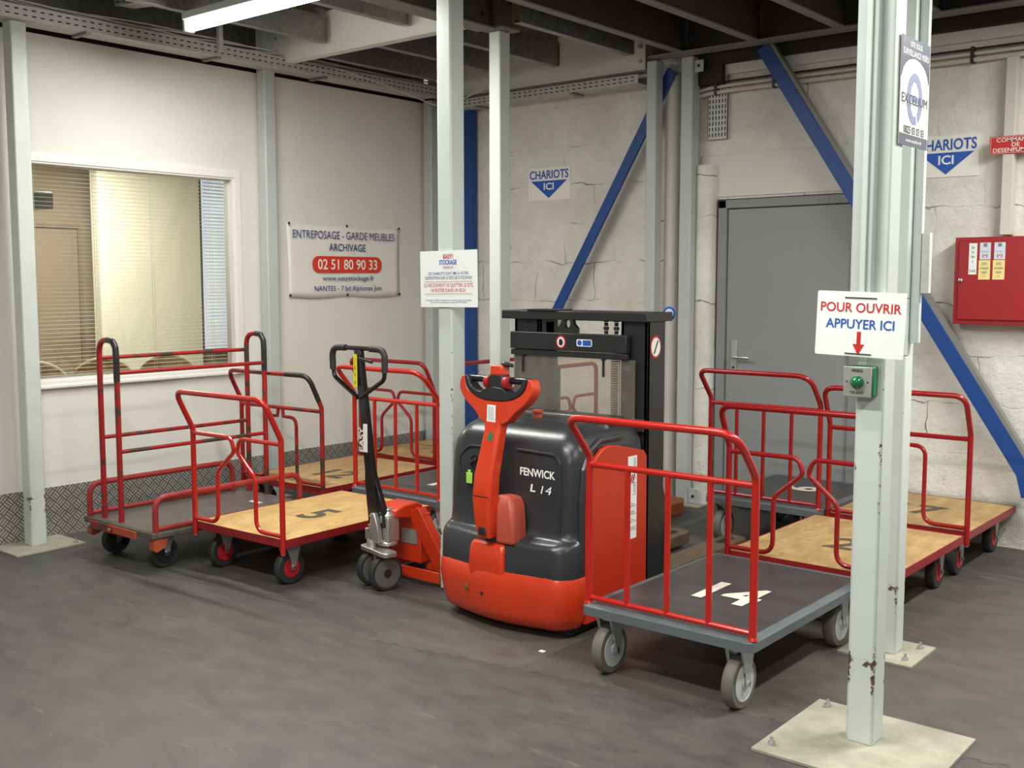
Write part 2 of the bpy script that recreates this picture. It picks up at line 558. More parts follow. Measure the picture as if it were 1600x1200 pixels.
class MB:
    def __init__(self):
        self.v = []
        self.f = []
        self.M = None

    def add(self, vs, fs):
        o = len(self.v)
        for p in vs:
            p = Vector(p)
            if self.M is not None:
                p = self.M @ p
            self.v.append(p)
        for f in fs:
            self.f.append([i + o for i in f])
        return self

    def box(self, a, b):
        x0, y0, z0 = a
        x1, y1, z1 = b
        if x0 > x1: x0, x1 = x1, x0
        if y0 > y1: y0, y1 = y1, y0
        if z0 > z1: z0, z1 = z1, z0
        return self.add([(x0, y0, z0), (x1, y0, z0), (x1, y1, z0), (x0, y1, z0), (x0, y0, z1), (x1, y0, z1), (x1, y1, z1), (x0, y1, z1)],
                        [(0, 3, 2, 1), (4, 5, 6, 7), (0, 1, 5, 4), (1, 2, 6, 5), (2, 3, 7, 6), (3, 0, 4, 7)])

    def beam(self, p, q, w, h, up=(0, 0, 1)):
        p, q = Vector(p), Vector(q)
        d = (q - p).normalized()
        s = d.cross(Vector(up)).normalized()
        u = s.cross(d).normalized()
        vs = []
        for c in (p, q):
            for a, b in ((-1, -1), (1, -1), (1, 1), (-1, 1)):
                vs.append(c + s * (a * w / 2) + u * (b * h / 2))
        return self.add(vs, [(0, 1, 2, 3), (7, 6, 5, 4), (0, 4, 5, 1), (1, 5, 6, 2), (2, 6, 7, 3), (3, 7, 4, 0)])

    def prism(self, pts, axis, a, b):
        """pts 2D polygon; axis 'x','y','z' = extrusion axis from a to b"""
        n = len(pts)
        def mk(p, t):
            if axis == 'x': return (t, p[0], p[1])
            if axis == 'y': return (p[0], t, p[1])
            return (p[0], p[1], t)
        vs = [mk(p, a) for p in pts] + [mk(p, b) for p in pts]
        fs = [list(range(n))[::-1], list(range(n, 2 * n))]
        for i in range(n):
            j = (i + 1) % n
            fs.append([i, j, n + j, n + i])
        return self.add(vs, fs)

    def path(self, pts, fillets, steps=6):
        out = []
        n = len(pts)
        P = [Vector(p) for p in pts]
        for i, p in enumerate(P):
            r = fillets[i] if isinstance(fillets, (list, tuple)) else fillets
            if i == 0 or i == n - 1 or r <= 0:
                out.append(p)
                continue
            a = (P[i - 1] - p)
            b = (P[i + 1] - p)
            la, lb = a.length, b.length
            a.normalize(); b.normalize()
            ang = a.angle(b)
            if ang > 3.12:
                out.append(p)
                continue
            t = min(r / math.tan(ang / 2), la * 0.49, lb * 0.49)
            p0, p1 = p + a * t, p + b * t
            for k in range(steps + 1):
                s = k / steps
                out.append(p0 * (1 - s) ** 2 + p * 2 * s * (1 - s) + p1 * s * s)
        return out

    def tube(self, pts, r, seg=10, fillet=0, closed=False, steps=6):
        P = self.path(pts, fillet, steps)
        n = len(P)
        if n < 2:
            return self
        T = []
        for i in range(n):
            if closed:
                d = P[(i + 1) % n] - P[i - 1]
            elif i == 0:
                d = P[1] - P[0]
            elif i == n - 1:
                d = P[-1] - P[-2]
            else:
                d = (P[i + 1] - P[i]).normalized() + (P[i] - P[i - 1]).normalized()
            T.append(d.normalized())
        ref = Vector((0, 0, 1)) if abs(T[0].z) < 0.9 else Vector((1, 0, 0))
        N = (ref - T[0] * ref.dot(T[0])).normalized()
        vs = []
        for i in range(n):
            if i > 0:
                N = (N - T[i] * N.dot(T[i])).normalized()
            B = T[i].cross(N)
            rr = r[i] if isinstance(r, (list, tuple)) else r
            for k in range(seg):
                a = 2 * PI * k / seg
                vs.append(P[i] + N * (rr * math.cos(a)) + B * (rr * math.sin(a)))
        fs = []
        m = n if closed else n - 1
        for i in range(m):
            for k in range(seg):
                a = i * seg + k
                b = i * seg + (k + 1) % seg
                j = (i + 1) % n
                fs.append([a, b, j * seg + (k + 1) % seg, j * seg + k])
        if not closed:
            fs.append(list(range(seg))[::-1])
            fs.append([(n - 1) * seg + k for k in range(seg)])
        return self.add(vs, fs)

    def lathe(self, prof, c, axis=(1, 0, 0), seg=28, caps=True):
        """prof: [(radius, offset along axis)]"""
        c = Vector(c)
        ax = Vector(axis).normalized()
        ref = Vector((0, 0, 1)) if abs(ax.z) < 0.9 else Vector((1, 0, 0))
        N = (ref - ax * ref.dot(ax)).normalized()
        B = ax.cross(N)
        vs = []
        for r, h in prof:
            for k in range(seg):
                a = 2 * PI * k / seg
                vs.append(c + ax * h + N * (r * math.cos(a)) + B * (r * math.sin(a)))
        fs = []
        for i in range(len(prof) - 1):
            for k in range(seg):
                a, b = i * seg + k, i * seg + (k + 1) % seg
                fs.append([a, b, b + seg, a + seg])
        if caps:
            fs.append(list(range(seg))[::-1])
            fs.append([(len(prof) - 1) * seg + k for k in range(seg)])
        return self.add(vs, fs)

    def cyl(self, p, q, r, seg=16):
        p, q = Vector(p), Vector(q)
        d = q - p
        return self.lathe([(r, 0), (r, d.length)], p, d, seg)

    def loft(self, rings, cap=True):
        n = len(rings[0])
        vs = [p for ring in rings for p in ring]
        fs = []
        for i in range(len(rings) - 1):
            for k in range(n):
                a, b = i * n + k, i * n + (k + 1) % n
                fs.append([a, b, b + n, a + n])
        if cap:
            fs.append(list(range(n))[::-1])
            fs.append([(len(rings) - 1) * n + k for k in range(n)])
        return self.add(vs, fs)


ORG = {}


def new_obj(name, mb, m, parent=None, bevel=0.0, smooth=True, local=False, seg=2, angle=35):
    """one mesh object; coordinates are world unless local, then relative to the parent"""
    o_ = ORG.get(parent.name, Vector((0, 0, 0))) if parent is not None else Vector((0, 0, 0))
    me = bpy.data.meshes.new(name)
    me.from_pydata([(v - o_) if not local else v for v in mb.v], [], mb.f)
    bm = bmesh.new()
    bm.from_mesh(me)
    bmesh.ops.recalc_face_normals(bm, faces=bm.faces)
    bm.to_mesh(me)
    bm.free()
    if smooth:
        me.polygons.foreach_set("use_smooth", [True] * len(me.polygons))
        me.set_sharp_from_angle(angle=math.radians(angle))
    me.materials.append(m if not isinstance(m, str) else MT[m])
    ob = bpy.data.objects.new(name, me)
    COL.objects.link(ob)
    if parent is not None:
        ob.parent = parent
        ORG[ob.name] = o_
    if bevel > 0:
        md = ob.modifiers.new("bevel", 'BEVEL')
        md.width = bevel
        md.segments = seg
        md.limit_method = 'ANGLE'
        md.angle_limit = math.radians(40)
    return ob


def tag(o, label, cat=None, group=None, kind=None):
    if label: o['label'] = label
    if cat: o['category'] = cat
    if group: o['group'] = group
    if kind: o['kind'] = kind
    return o


def thing(name, loc, label, cat, group=None, rz=0.0):
    o = bpy.data.objects.new(name, None)
    o.empty_display_size = 0.1
    COL.objects.link(o)
    o.location = loc
    o.rotation_euler = (0, 0, rz)
    ORG[o.name] = Vector(loc)
    tag(o, label, cat, group)
    return o


def struct(name, mb, m, bevel=0.0, parent=None, smooth=False):
    o = new_obj(name, mb, m, parent, bevel=bevel, smooth=smooth)
    if parent is None:
        o['kind'] = 'structure'
    return o


def copy_tree(o, parent=None):
    c = o.copy()
    COL.objects.link(c)
    if parent is not None:
        c.parent = parent
    for ch in list(o.children):
        copy_tree(ch, c)
    return c


def text(name, body, origin, u, v, width, height, m, parent, bold=0.0, align='C', shear=0.0, lift=0.0012, local=False, line=1.0):
    """flat lettering centred at origin in the plane of u (reading direction) and v (up), fitted to width x height"""
    cu = bpy.data.curves.new(name, 'FONT')
    cu.body = body
    cu.size = 1.0
    cu.offset = bold
    cu.shear = shear
    cu.resolution_u = 3
    cu.space_line = line
    cu.align_x = 'CENTER'
    tmp = bpy.data.objects.new(name + "_tmp", cu)
    COL.objects.link(tmp)
    dg = bpy.context.evaluated_depsgraph_get()
    dg.update()
    me = bpy.data.meshes.new_from_object(tmp.evaluated_get(dg))
    bpy.data.objects.remove(tmp)
    xs = [q.co.x for q in me.vertices]
    ys = [q.co.y for q in me.vertices]
    x0, x1, y0, y1 = min(xs), max(xs), min(ys), max(ys)
    u = Vector(u).normalized(); v = Vector(v).normalized()
    n = u.cross(v).normalized()
    o_ = Vector((0, 0, 0)) if (local or parent is None) else ORG.get(parent.name, Vector((0, 0, 0)))
    org = Vector(origin) - o_
    sx = width / max(1e-6, (x1 - x0)); sy = height / max(1e-6, (y1 - y0))
    for q in me.vertices:
        a = (q.co.x - (x0 + x1) / 2) * sx
        b = (q.co.y - (y0 + y1) / 2) * sy
        q.co = org + u * a + v * b + n * lift
    me.materials.clear()
    me.materials.append(MT[m] if isinstance(m, str) else m)
    me.name = name
    ob = bpy.data.objects.new(name, me)
    COL.objects.link(ob)
    if parent is not None:
        ob.parent = parent
    return ob


def plate2d(mb, pts, origin, u, v, t0, t1):
    """polygon in the u,v plane extruded along n from t0 to t1"""
    u = Vector(u).normalized(); v = Vector(v).normalized(); n = u.cross(v)
    o = Vector(origin)
    k = len(pts)
    vs = [o + u * p[0] + v * p[1] + n * t0 for p in pts] + [o + u * p[0] + v * p[1] + n * t1 for p in pts]
    fs = [list(range(k))[::-1], list(range(k, 2 * k))]
    for i in range(k):
        j = (i + 1) % k
        fs.append([i, j, k + j, k + i])
    return mb.add(vs, fs)


def rrect(w, h, r, n=5):
    pts = []
    for cx, cy, a0 in ((w / 2 - r, h / 2 - r, 0), (-w / 2 + r, h / 2 - r, 90), (-w / 2 + r, -h / 2 + r, 180), (w / 2 - r, -h / 2 + r, 270)):
        for k in range(n + 1):
            a = math.radians(a0 + 90 * k / n)
            pts.append((cx + r * math.cos(a), cy + r * math.sin(a)))
    return pts


def circ(r, n=24, cx=0, cy=0, sy=1.0):
    return [(cx + r * math.cos(2 * PI * k / n), cy + r * sy * math.sin(2 * PI * k / n)) for k in range(n)]


X, Y, Z = (1, 0, 0), (0, 1, 0), (0, 0, 1)
NY = (0, -1, 0)

# ------------------------------------------------------------------ the shell
struct('floor', MB().box((-0.1, -12, -0.06), (10, 0.3, 0)), 'floor')

# rubber tile fields lying a hair above the screed, with interlocking edges
def jig(a, b, n, amp):
    a, b = Vector(a), Vector(b)
    d = (b - a).normalized()
    s = Vector((-d.y, d.x))
    L = (b - a).length
    out = []
    for i in range(n):
        t0 = L * i / n
        w = L / n
        out += [a + d * t0, a + d * (t0 + w * .30), a + d * (t0 + w * .22) + s * amp, a + d * (t0 + w * .78) + s * amp, a + d * (t0 + w * .70)]
    return [tuple(p) for p in out]

pts = jig((2.86, -3.49), (7.35, -2.66), 54, -0.016) + [(7.35, -0.9), (2.86, -0.9)]
pts2 = pts[:-1] + jig((2.86, -0.9), (2.86, -3.49), 32, 0.016)
struct('floor_tiles_worn', MB().prism(pts2, 'z', 0.0, 0.0012), 'mat')['kind'] = 'structure'
struct('floor_tiles_dark', MB().prism([(1.15, -3.10), (2.75, -2.86), (2.75, -0.3), (1.15, -0.3)], 'z', 0.0, 0.001), 'mat_dark')['kind'] = 'structure'
struct('floor_seam', MB().beam((0.72, -3.60, 0.001), (2.3, -3.29, 0.001), 0.008, 0.003), 'mat')['kind'] = 'structure'

# left wall with the office window opening
wy0, wy1, wz0, wz1 = -3.49, -2.03, 0.94, 2.262
w = MB()
w.box((-0.10, -9, 0), (0, wy0, 2.99))
w.box((-0.10, wy1, 0), (0, 0, 2.99))
w.box((-0.10, wy0, 0), (0, wy1, wz0))
w.box((-0.10, wy0, wz1), (0, wy1, 2.99))
struct('wall_left', w, 'wall_paint')
struct('gap_shade_strip', MB().box((-0.12, -9, 2.99), (-0.04, 0, 3.05)), 'dark')['label'] = 'strip coloured dark as the shaded gap above the cream partition wall'  # solid strip whose dark colour stands for the shade in the gap
struct('baseboard_left', MB().box((0, -9, 0.0), (0.006, -0.012, 0.305)), 'tread')['label'] = 'aluminium tread plate along the foot of the cream wall'
# back wall: opening for the door
dx0, dx1, dz = 2.615, 3.66, 2.10
w = MB()
w.box((-0.1, 0, 0), (dx0, 0.2, 3.32))
w.box((dx1, 0, 0), (9.9, 0.2, 3.32))
w.box((dx0, 0, dz), (dx1, 0.2, 3.32))
struct('wall_back', w, 'block')
struct('wall_behind_door', MB().box((dx0 - 0.2, 0.22, 0), (dx1 + 0.2, 0.28, dz + 0.1)), 'dark')
struct('trim_2', MB().box((2.50, -0.010, 2.115), (3.80, 0.0, 2.40)), 'wall_paint', bevel=0.004)['label'] = 'smooth cream lintel band over the door'
o = struct('trim_3', MB().box((0.2, -0.035, 2.92), (6.5, 0.0, 3.0)), 'wall_paint')
o['label'] = 'cream ledge under the blackened beam'
struct('ceiling', MB().box((-3.0, -12, 3.32), (10, 0.3, 3.40)), 'deck_board')
o = struct('ceiling_panel', MB().box((3.06, -2.5, 3.300), (3.55, -0.25, 3.318)), 'ply_board')
# rounded white wall pilaster beside the door, and a reveal
p = MB().prism([(2.49, 0.0)] + [(2.555 + 0.065 * math.cos(a), -0.05 - 0.05 * math.sin(a)) for a in [PI - PI * k / 10 for k in range(11)]] + [(2.62, 0.0)], 'z', 0, 2.33)
struct('trim_4', p, 'block', smooth=True)['label'] = 'round-edged white pilaster beside the grey door'

# door
fr = MB()
fr.box((2.635, -0.02, 0), (2.70, 0.10, 2.094)).box((3.575, -0.02, 0), (3.64, 0.10, 2.094)).box((2.635, -0.02, 2.035), (3.64, 0.10, 2.094))
frame = struct('door_1', fr, 'door_frame', bevel=0.006)
frame['label'] = 'grey metal door with lever handle in the white block wall'
leaf = new_obj('door_leaf', MB().box((2.704, 0.0, 0.01), (3.571, 0.045, 2.031)), 'door', frame, bevel=0.003)
hp = new_obj('handle_plate', MB().box((2.745, -0.008, 0.93), (2.79, 0.0, 1.15)), 'zinc', frame, bevel=0.003)
new_obj('door_handle', MB().tube([(2.767, -0.005, 1.035), (2.767, -0.05, 1.035), (2.90, -0.05, 1.035)], 0.009, 8, 0.02), 'chrome', frame)
new_obj('keyhole', MB().lathe([(0.009, 0), (0.009, 0.004)], (2.767, -0.008, 0.965), NY, 12), 'black', frame)

# window in the cream wall
wf = MB()
def frame_rect(mb, y0, y1, z0, z1, t, x0, x1):
    mb.box((x0, y0, z0), (x1, y0 + t, z1)); mb.box((x0, y1 - t, z0), (x1, y1, z1))
    mb.box((x0, y0 + t, z0), (x1, y1 - t, z0 + t)); mb.box((x0, y0 + t, z1 - t), (x1, y1 - t, z1))
frame_rect(wf, -3.545, -1.985, 0.90, 2.302, 0.05, -0.0, 0.016)
frame_rect(wf, -3.50, -2.03, 0.94, 2.262, 0.022, -0.09, 0.008)
win = struct('window_1', wf, 'frame_white', bevel=0.003)
win['label'] = 'white framed office window with lowered venetian blind'
new_obj('window_sill', MB().box((0.0, -3.56, 0.905), (0.03, -1.97, 0.925)), 'frame_white', win, bevel=0.004)
new_obj('glass_pane', MB().box((-0.045, wy0 + 0.01, wz0 + 0.01), (-0.040, wy1 - 0.01, wz1 - 0.01)), 'glass', win)

# ------------------------------------------------------------------ office seen through the window
ox0, ox1 = -3.0, -0.10
oy0, oy1 = -5.0, 0.0
struct('office_floor', MB().box((ox0, oy0, -0.05), (ox1, oy1 + 0.6, 0)), 'office_floor')
struct('office_ceiling', MB().box((ox0, oy0, 2.86), (ox1, oy1 + 0.6, 2.92)), 'office_white')
struct('office_wall_back', MB().box((ox0 - 0.1, oy0, 0), (ox0, -1.25, 2.86)), 'office_taupe')
struct('office_wall_side', MB().box((ox0, oy0 - 0.1, 0), (ox1, oy0, 2.86)), 'office_taupe')
struct('office_wall_far', MB().box((ox0, 0.4, 0), (ox1, 0.5, 2.86)), 'office_taupe')
# door and pilaster on taupe wall
d = MB(); frame_rect(d, -2.05, -1.52, 0, 2.05, 0.03, ox0, ox0 + 0.02)
struct('door_2', d, 'office_line')['label'] = 'taupe door outline deep inside the office'
struct('trim_5', MB().box((ox0, -2.42, 0), (ox0 + 0.06, -2.18, 2.86)), 'office_white')
# tall cream roller-blind panel
cr = struct('office_wall_cream', MB().box((-2.62, -1.62, 0.0), (-2.5, -0.60, 2.86)), 'office_cream')
# outside window of the office
ow = MB(); frame_rect(ow, -0.60, 0.40, 0.85, 2.6, 0.05, -2.62, -2.54)
win2 = struct('window_2', ow, 'office_line')
win2['label'] = 'daylit outer window of the office'
new_obj('daylit_pane', MB().box((-2.60, -0.56, 0.9), (-2.59, 0.36, 2.55)), 'daylight', win2)
struct('office_wall_low', MB().box((-2.62, -0.60, 0), (-2.54, 0.40, 0.85)).box((-2.62, -0.60, 2.6), (-2.54, 0.40, 2.86)), 'office_taupe')
bl2 = thing('venetian_blind', (-2.5, -0.1, 0.9), "grey venetian blind half covering the office's daylit outer window", 'blind')
m2 = MB()
for k in range(52):
    zz = 0.93 + k * 0.032
    m2.beam((-2.49, -0.56, zz), (-2.49, 0.36, zz), 0.022, 0.002, up=(0.5, 0, 1))
new_obj('slats', m2, 'slat', bl2)
new_obj('headrail', MB().box((-2.51, -0.57, 2.6), (-2.47, 0.37, 2.63)), 'slat', bl2)

bl = thing('venetian_blind', (-0.09, -2.76, 0.96), "cream venetian blind lowered behind the office window glass", 'blind')
m2 = MB()
nsl = 51
for k in range(nsl):
    zz = 0.985 + k * 0.0248
    m2.beam((-0.085, wy0 + 0.015, zz), (-0.085, wy1 - 0.035, zz), 0.020, 0.0013, up=(0.0, 0, 1))
new_obj('slats', m2, 'slat', bl)
new_obj('headrail', MB().box((-0.10, wy0 + 0.01, 2.236), (-0.065, wy1 - 0.03, 2.258)), 'slat', bl)
new_obj('bottom_rail', MB().box((-0.10, wy0 + 0.015, 0.962), (-0.07, wy1 - 0.035, 0.974)), 'slat', bl)
for yy in (-3.41, -3.02, -2.62, -2.17):
    c = MB()
    for dx in (-0.098, -0.072):
        c.cyl((dx, yy, 0.965), (dx, yy, 2.24), 0.0012, 5)
    new_obj('ladder_cord', c, 'slat', bl)
pr = thing('projector', (-0.75, -3.14, 2.0), "small black box projector hanging near the office ceiling", 'projector')
new_obj('body', MB().box((-0.9, -3.24, 2.02), (-0.62, -3.0, 2.13)), 'black', pr, bevel=0.01)
new_obj('bracket', MB().tube([(-0.76, -3.1, 2.12), (-0.76, -3.1, 2.5), (-0.76, -3.0, 2.86)], 0.006, 6), 'zinc', pr)
pic = thing('wall_picture', (-2.96, -2.25, 1.3), "small faded calendar pinned on the taupe office wall", 'picture')
new_obj('sheet', MB().box((-2.94, -2.32, 1.30), (-2.93, -2.14, 1.75)), 'office_line', pic)
new_obj('photo_print', MB().box((-2.929, -2.30, 1.58), (-2.925, -2.16, 1.72)), 'orange_cover', pic)

def tub_chair(x, y, rz, label):
    t = thing('tub_chair', (x, y, 0), label, 'chair', 'round-backed brown chairs in the office', rz)
    n = 18
    rings = []
    for k in range(n + 1):
        a = math.radians(-115 + 230 * k / n)
        cx, cy = math.sin(a), math.cos(a)
        top = 1.03 - 0.42 * (abs(k - n / 2) / (n / 2)) ** 2.0
        rings.append([(cx * 0.17, cy * 0.17, 0.40), (cx * 0.22, cy * 0.22, 0.40), (cx * 0.23, cy * 0.23, top), (cx * 0.18, cy * 0.18, top)])
    b = MB().loft(rings)
    new_obj('backrest', b, 'chair_brown', t, bevel=0.01, local=True)
    tr = [(math.sin(math.radians(-115 + 230 * k / n)) * 0.215, math.cos(math.radians(-115 + 230 * k / n)) * 0.215,
           1.035 - 0.42 * (abs(k - n / 2) / (n / 2)) ** 2.0) for k in range(n + 1)]
    new_obj('piping', MB().tube(tr, 0.012, 6), 'chair_edge', t, local=True)
    new_obj('seat', MB().lathe([(0.17, 0), (0.19, 0.03), (0.19, 0.1), (0.16, 0.13)], (0, 0, 0.36), Z, 20), 'chair_brown', t, local=True)
    for sx in (-1, 1):
        for sy in (-1, 1):
            new_obj('leg', MB().tube([(sx * 0.11, sy * 0.11, 0.37), (sx * 0.15, sy * 0.15, 0.0)], 0.014, 8), 'zinc', t, local=True)
    return t
tub_chair(-0.60, -3.17, -2.1, "round-backed brown chair by the office window beside the white column")
tub_chair(-0.60, -2.70, -2.1, "round-backed brown chair in the office, middle one of three")
tub_chair(-0.60, -2.21, -2.1, "round-backed brown chair in the office nearest its daylit outer window")

# ------------------------------------------------------------------ steel columns
def column(cx, cy, wx, wy, top, label, plate=None, chips=True, ears=(), grp='white steel mezzanine columns', m=None, bolts=()):
    """cx,cy: the corner nearest the camera (right-front corner)"""
    m = m or ('column_chipped' if chips else 'column_grey')
    t = thing('steel_column', (cx - wx / 2, cy + wy / 2, 0), label, 'column', grp)
    new_obj('post', MB().box((cx - wx, cy, 0.008), (cx, cy + wy, top)), m, t, bevel=0.009, seg=3)
    if plate:
        x0, y0, x1, y1 = plate
        new_obj('base_plate', MB().box((x0, y0, 0), (x1, y1, 0.012)), 'plate', t, bevel=0.002)
        for bx, by in bolts:
            b = MB().cyl((bx, by, 0.012), (bx, by, 0.04), 0.006, 8)
            b.lathe([(0.013, 0), (0.013, 0.011)], (bx, by, 0.012), Z, 6)
            new_obj('anchor_bolt', b, 'zinc', t)
    for (ex0, ey0, ex1, ey1, ez0, ez1) in ears:
        e = MB().box((ex0, ey0, ez0), (ex1, ey1, ez1))
        new_obj('lug_plate', e, m, t, bevel=0.006)
        new_obj('lug_bolt', MB().lathe([(0.010, 0), (0.010, 0.008)], ((ex0 + ex1) / 2, min(ey0, ey1), (ez0 + ez1) / 2), NY, 8), 'black', t)
    return t

F = column(4.993, -3.192, 0.092, 0.10, 3.32, "thick chipped white column carrying the green exit button",
           plate=(4.685, -3.45, 5.24, -2.905), bolts=[(4.74, -2.96), (4.73, -3.39), (5.18, -3.39)])
S = column(4.729, -2.262, 0.09, 0.095, 3.32, "white column standing just behind the exit-button column",
           plate=(4.52, -2.36, 4.83, -2.06), bolts=[(4.785, -2.30), (4.785, -2.12)])
M1 = column(2.692, -2.742, 0.092, 0.10, 3.05, "white column carrying the square trolley notice")
M2 = column(2.150, -1.735, 0.086, 0.095, 2.99, "bright white column between the notice column and the lift truck mast", plate=(2.07, -1.76, 2.20, -1.60))
B1 = column(2.262, -0.225, 0.080, 0.09, 3.04, "grey-white column by the back wall just behind the mast", chips=False)
B2 = column(2.500, -0.15, 0.092, 0.10, 3.05, "grey-white column by the back wall nearest the grey door", chips=False,
            plate=(2.38, -0.20, 2.62, -0.03), ears=[(2.502, -0.135, 2.585, -0.125, 0.012, 0.12), (2.502, -0.135, 2.57, -0.125, 2.94, 3.02)])
L1 = column(0.192, -3.640, 0.092, 0.095, 3.0, "pale column against the cream wall next to the office window", chips=True,
            plate=(0.012, -3.80, 0.335, -3.385), bolts=[(0.30, -3.43)])
L2 = column(0.105, -1.835, 0.090, 0.095, 3.3, "pale column between the office window and the storage banner", chips=False,
            plate=(0.012, -1.86, 0.16, -1.70), grp=None)
L2['group'] = 'white steel mezzanine columns'
LC = column(0.125, -0.20, 0.090, 0.09, 3.0, "pale column in the corner where both walls meet", chips=False)

# cable trunking, conduit and perforated plate on the exit-button column
tk = thing('cable_trunking', (4.93, -3.20, 1.5), "narrow white trunking running up the front of the exit-button column", 'trunking')
new_obj('channel', MB().box((4.885, -3.226, 1.50), (4.955, -3.197, 3.32)), 'column_grey', tk, bevel=0.004)
new_obj('ridge', MB().box((4.918, -3.236, 1.50), (4.938, -3.228, 3.32)), 'column', tk, bevel=0.003)
pp = thing('perforated_bracket', (4.735, -2.20, 1.5), "narrow galvanised perforated strip on the rear white column", 'bracket')
b = MB().box((4.731, -2.23, 1.30), (4.766, -2.20, 3.32))
new_obj('strip', b, 'column_grey', pp, bevel=0.002)
new_obj('galvanised_end', MB().box((4.768, -2.23, 1.50), (4.80, -2.20, 1.74)), 'galv_dull', pp, bevel=0.002)

# exit button
eb = thing('exit_button', (4.927, -3.21, 1.18), "green domed press-to-exit button box on the chipped column", 'push button')
new_obj('back_box', MB().box((4.880, -3.236, 1.180), (4.976, -3.193, 1.277)), 'green', eb, bevel=0.006)
new_obj('face_plate', MB().box((4.878, -3.241, 1.178), (4.972, -3.237, 1.276)), 'brushed', eb, bevel=0.002)
new_obj('dome', MB().lathe([(0.022, 0), (0.022, 0.004), (0.0195, 0.012), (0.014, 0.019), (0.007, 0.0225), (0.001, 0.0235)], (4.925, -3.241, 1.227), NY, 24), 'green_dome', eb)
text('press_lettering', "PRESS", (4.925, -3.2415, 1.2635), X, Z, 0.036, 0.0085, 'ink_black', eb, bold=0.02)
text('exit_lettering', "TO EXIT", (4.925, -3.2415, 1.1925), X, Z, 0.046, 0.0085, 'ink_black', eb, bold=0.02)
for sx in (-0.034, 0.034):
    new_obj('screw', MB().lathe([(0.003, 0), (0.003, 0.001)], (4.925 + sx, -3.241, 1.227), NY, 8), 'ink_black', eb)
tape = thing('tape_strip', (4.92, -3.2, 1.28), "small white paper tape between the notice and the exit button", 'tape')
new_obj('strip', MB().box((4.908, -3.196, 1.278), (4.936, -3.1935, 1.32)), 'sign_white', tape)

# sign: pour ouvrir
sg = thing('notice_board', (4.92, -3.24, 1.41), "white notice reading POUR OUVRIR APPUYER ICI with red arrow", 'sign')
c0 = Vector((4.929, -3.246, 1.412))
su = Vector((math.cos(0.03), 0, -math.sin(0.03))); sv = Vector((math.sin(0.03), 0, math.cos(0.03)))
b = MB(); plate2d(b, rrect(0.290, 0.207, 0.006), c0, su, sv, -0.004, 0.0)
new_obj('panel', b, 'sign_white', sg)
text('red_line', "POUR OUVRIR", c0 + sv * 0.053, su, sv, 0.264, 0.031, 'ink_red', sg, bold=0.012)
text('blue_line', "APPUYER ICI", c0 + sv * 0.0005, su, sv, 0.224, 0.031, 'ink_royal', sg, bold=0.014)
b = MB(); plate2d(b, [(-0.0065, 0.075), (-0.0065, 0.035), (-0.019, 0.035), (0, 0.0), (0.019, 0.035), (0.0065, 0.035), (0.0065, 0.075)], c0 - sv * 0.0985, su, sv, 0.0004, 0.0014)
new_obj('red_arrow', b, 'ink_red', sg)
for dv, hw in ((0.084, 0.052), (-0.0945, 0.043)):
    new_obj('cable_tie', MB().tube([c0 + sv * dv - su * hw + Vector((0.0, -0.002, 0)), c0 + sv * dv + su * hw + Vector((0, -0.002, 0))], 0.0018, 6), 'black', sg)
for dv in (0.084, -0.094):
    new_obj('cable_tie', MB().tube([(5.06, -3.243, 1.412 + dv), (5.085, -3.243, 1.412 + dv)], 0.0012, 5), 'black', sg)

# surveillance sign, on the side of the exit-button column
vs = thing('surveillance_sign', (5.0, -3.13, 2.1), "tall navy and white video surveillance sign on the exit-button column", 'sign')
U = Vector(Y)
c1 = Vector((5.0, -3.022, 2.154))
VW, VH = 0.255, 0.34
b = MB(); plate2d(b, rrect(VW, VH, 0.003), c1, U, Z, -0.003, 0)
new_obj('panel', b, 'sign_white', vs)
Zv = Vector(Z)
# navy top with the white oval cut out of it
arc = []
for k in range(15):
    t = k / 14
    xx = -VW / 2 + VW * t
    arc.append((xx, 0.024 + 0.085 * math.sqrt(max(0, 1 - ((xx) / (VW / 2 * 1.02)) ** 2))))
b = MB(); plate2d(b, [(VW / 2, VH / 2), (-VW / 2, VH / 2)] + arc, c1, U, Z, 0.0004, 0.001)
new_obj('navy_field', b, 'ink_navy', vs)
b = MB(); plate2d(b, [(-VW / 2, -VH / 2), (VW / 2, -VH / 2), (VW / 2, -VH / 2 + 0.036), (-VW / 2, -VH / 2 + 0.036)], c1, U, Z, 0.0004, 0.001)
new_obj('slate_band', b, 'ink_slate', vs)
# letter e emblem as a broad open ring
ring = MB()
no = 40
outer = []; inner = []
for k in range(no + 1):
    a = math.radians(-60 + 345 * k / no)
    outer.append((0.070 * math.cos(a), 0.082 * math.sin(a)))
    inner.append((0.040 * math.cos(a + 0.15), 0.055 * math.sin(a + 0.15)))
for k in range(no):
    plate2d(ring, [outer[k], outer[k + 1], inner[k + 1], inner[k]], c1 + Zv * (-0.018), U, Z, 0.0004, 0.0009)
new_obj('emblem', ring, 'ink_lilac', vs)
b = MB(); plate2d(b, [(-0.042, -0.010), (0.068, -0.010), (0.068, 0.008), (-0.042, 0.008)], c1 + Zv * (-0.018), U, Z, 0.0004, 0.00095)
new_obj('emblem_bar', b, 'ink_lilac', vs)
text('heading_small', "SITE SOUS", c1 + Zv * 0.150, U, Z, 0.105, 0.017, 'ink_white', vs, bold=0.02, lift=0.0014)
text('heading_large', "SURVEILLANCE VIDÉO", c1 + Zv * 0.125, U, Z, 0.235, 0.024, 'ink_white', vs, bold=0.02, lift=0.0014)
text('sub_heading', "protection des biens et des personnes", c1 + Zv * 0.104, U, Z, 0.228, 0.006, 'ink_lilac', vs, lift=0.0014)
text('name_lettering', "EXCELIUM", c1 + Zv * (-0.022), U, Z, 0.232, 0.030, 'ink_black', vs, lift=0.0016)
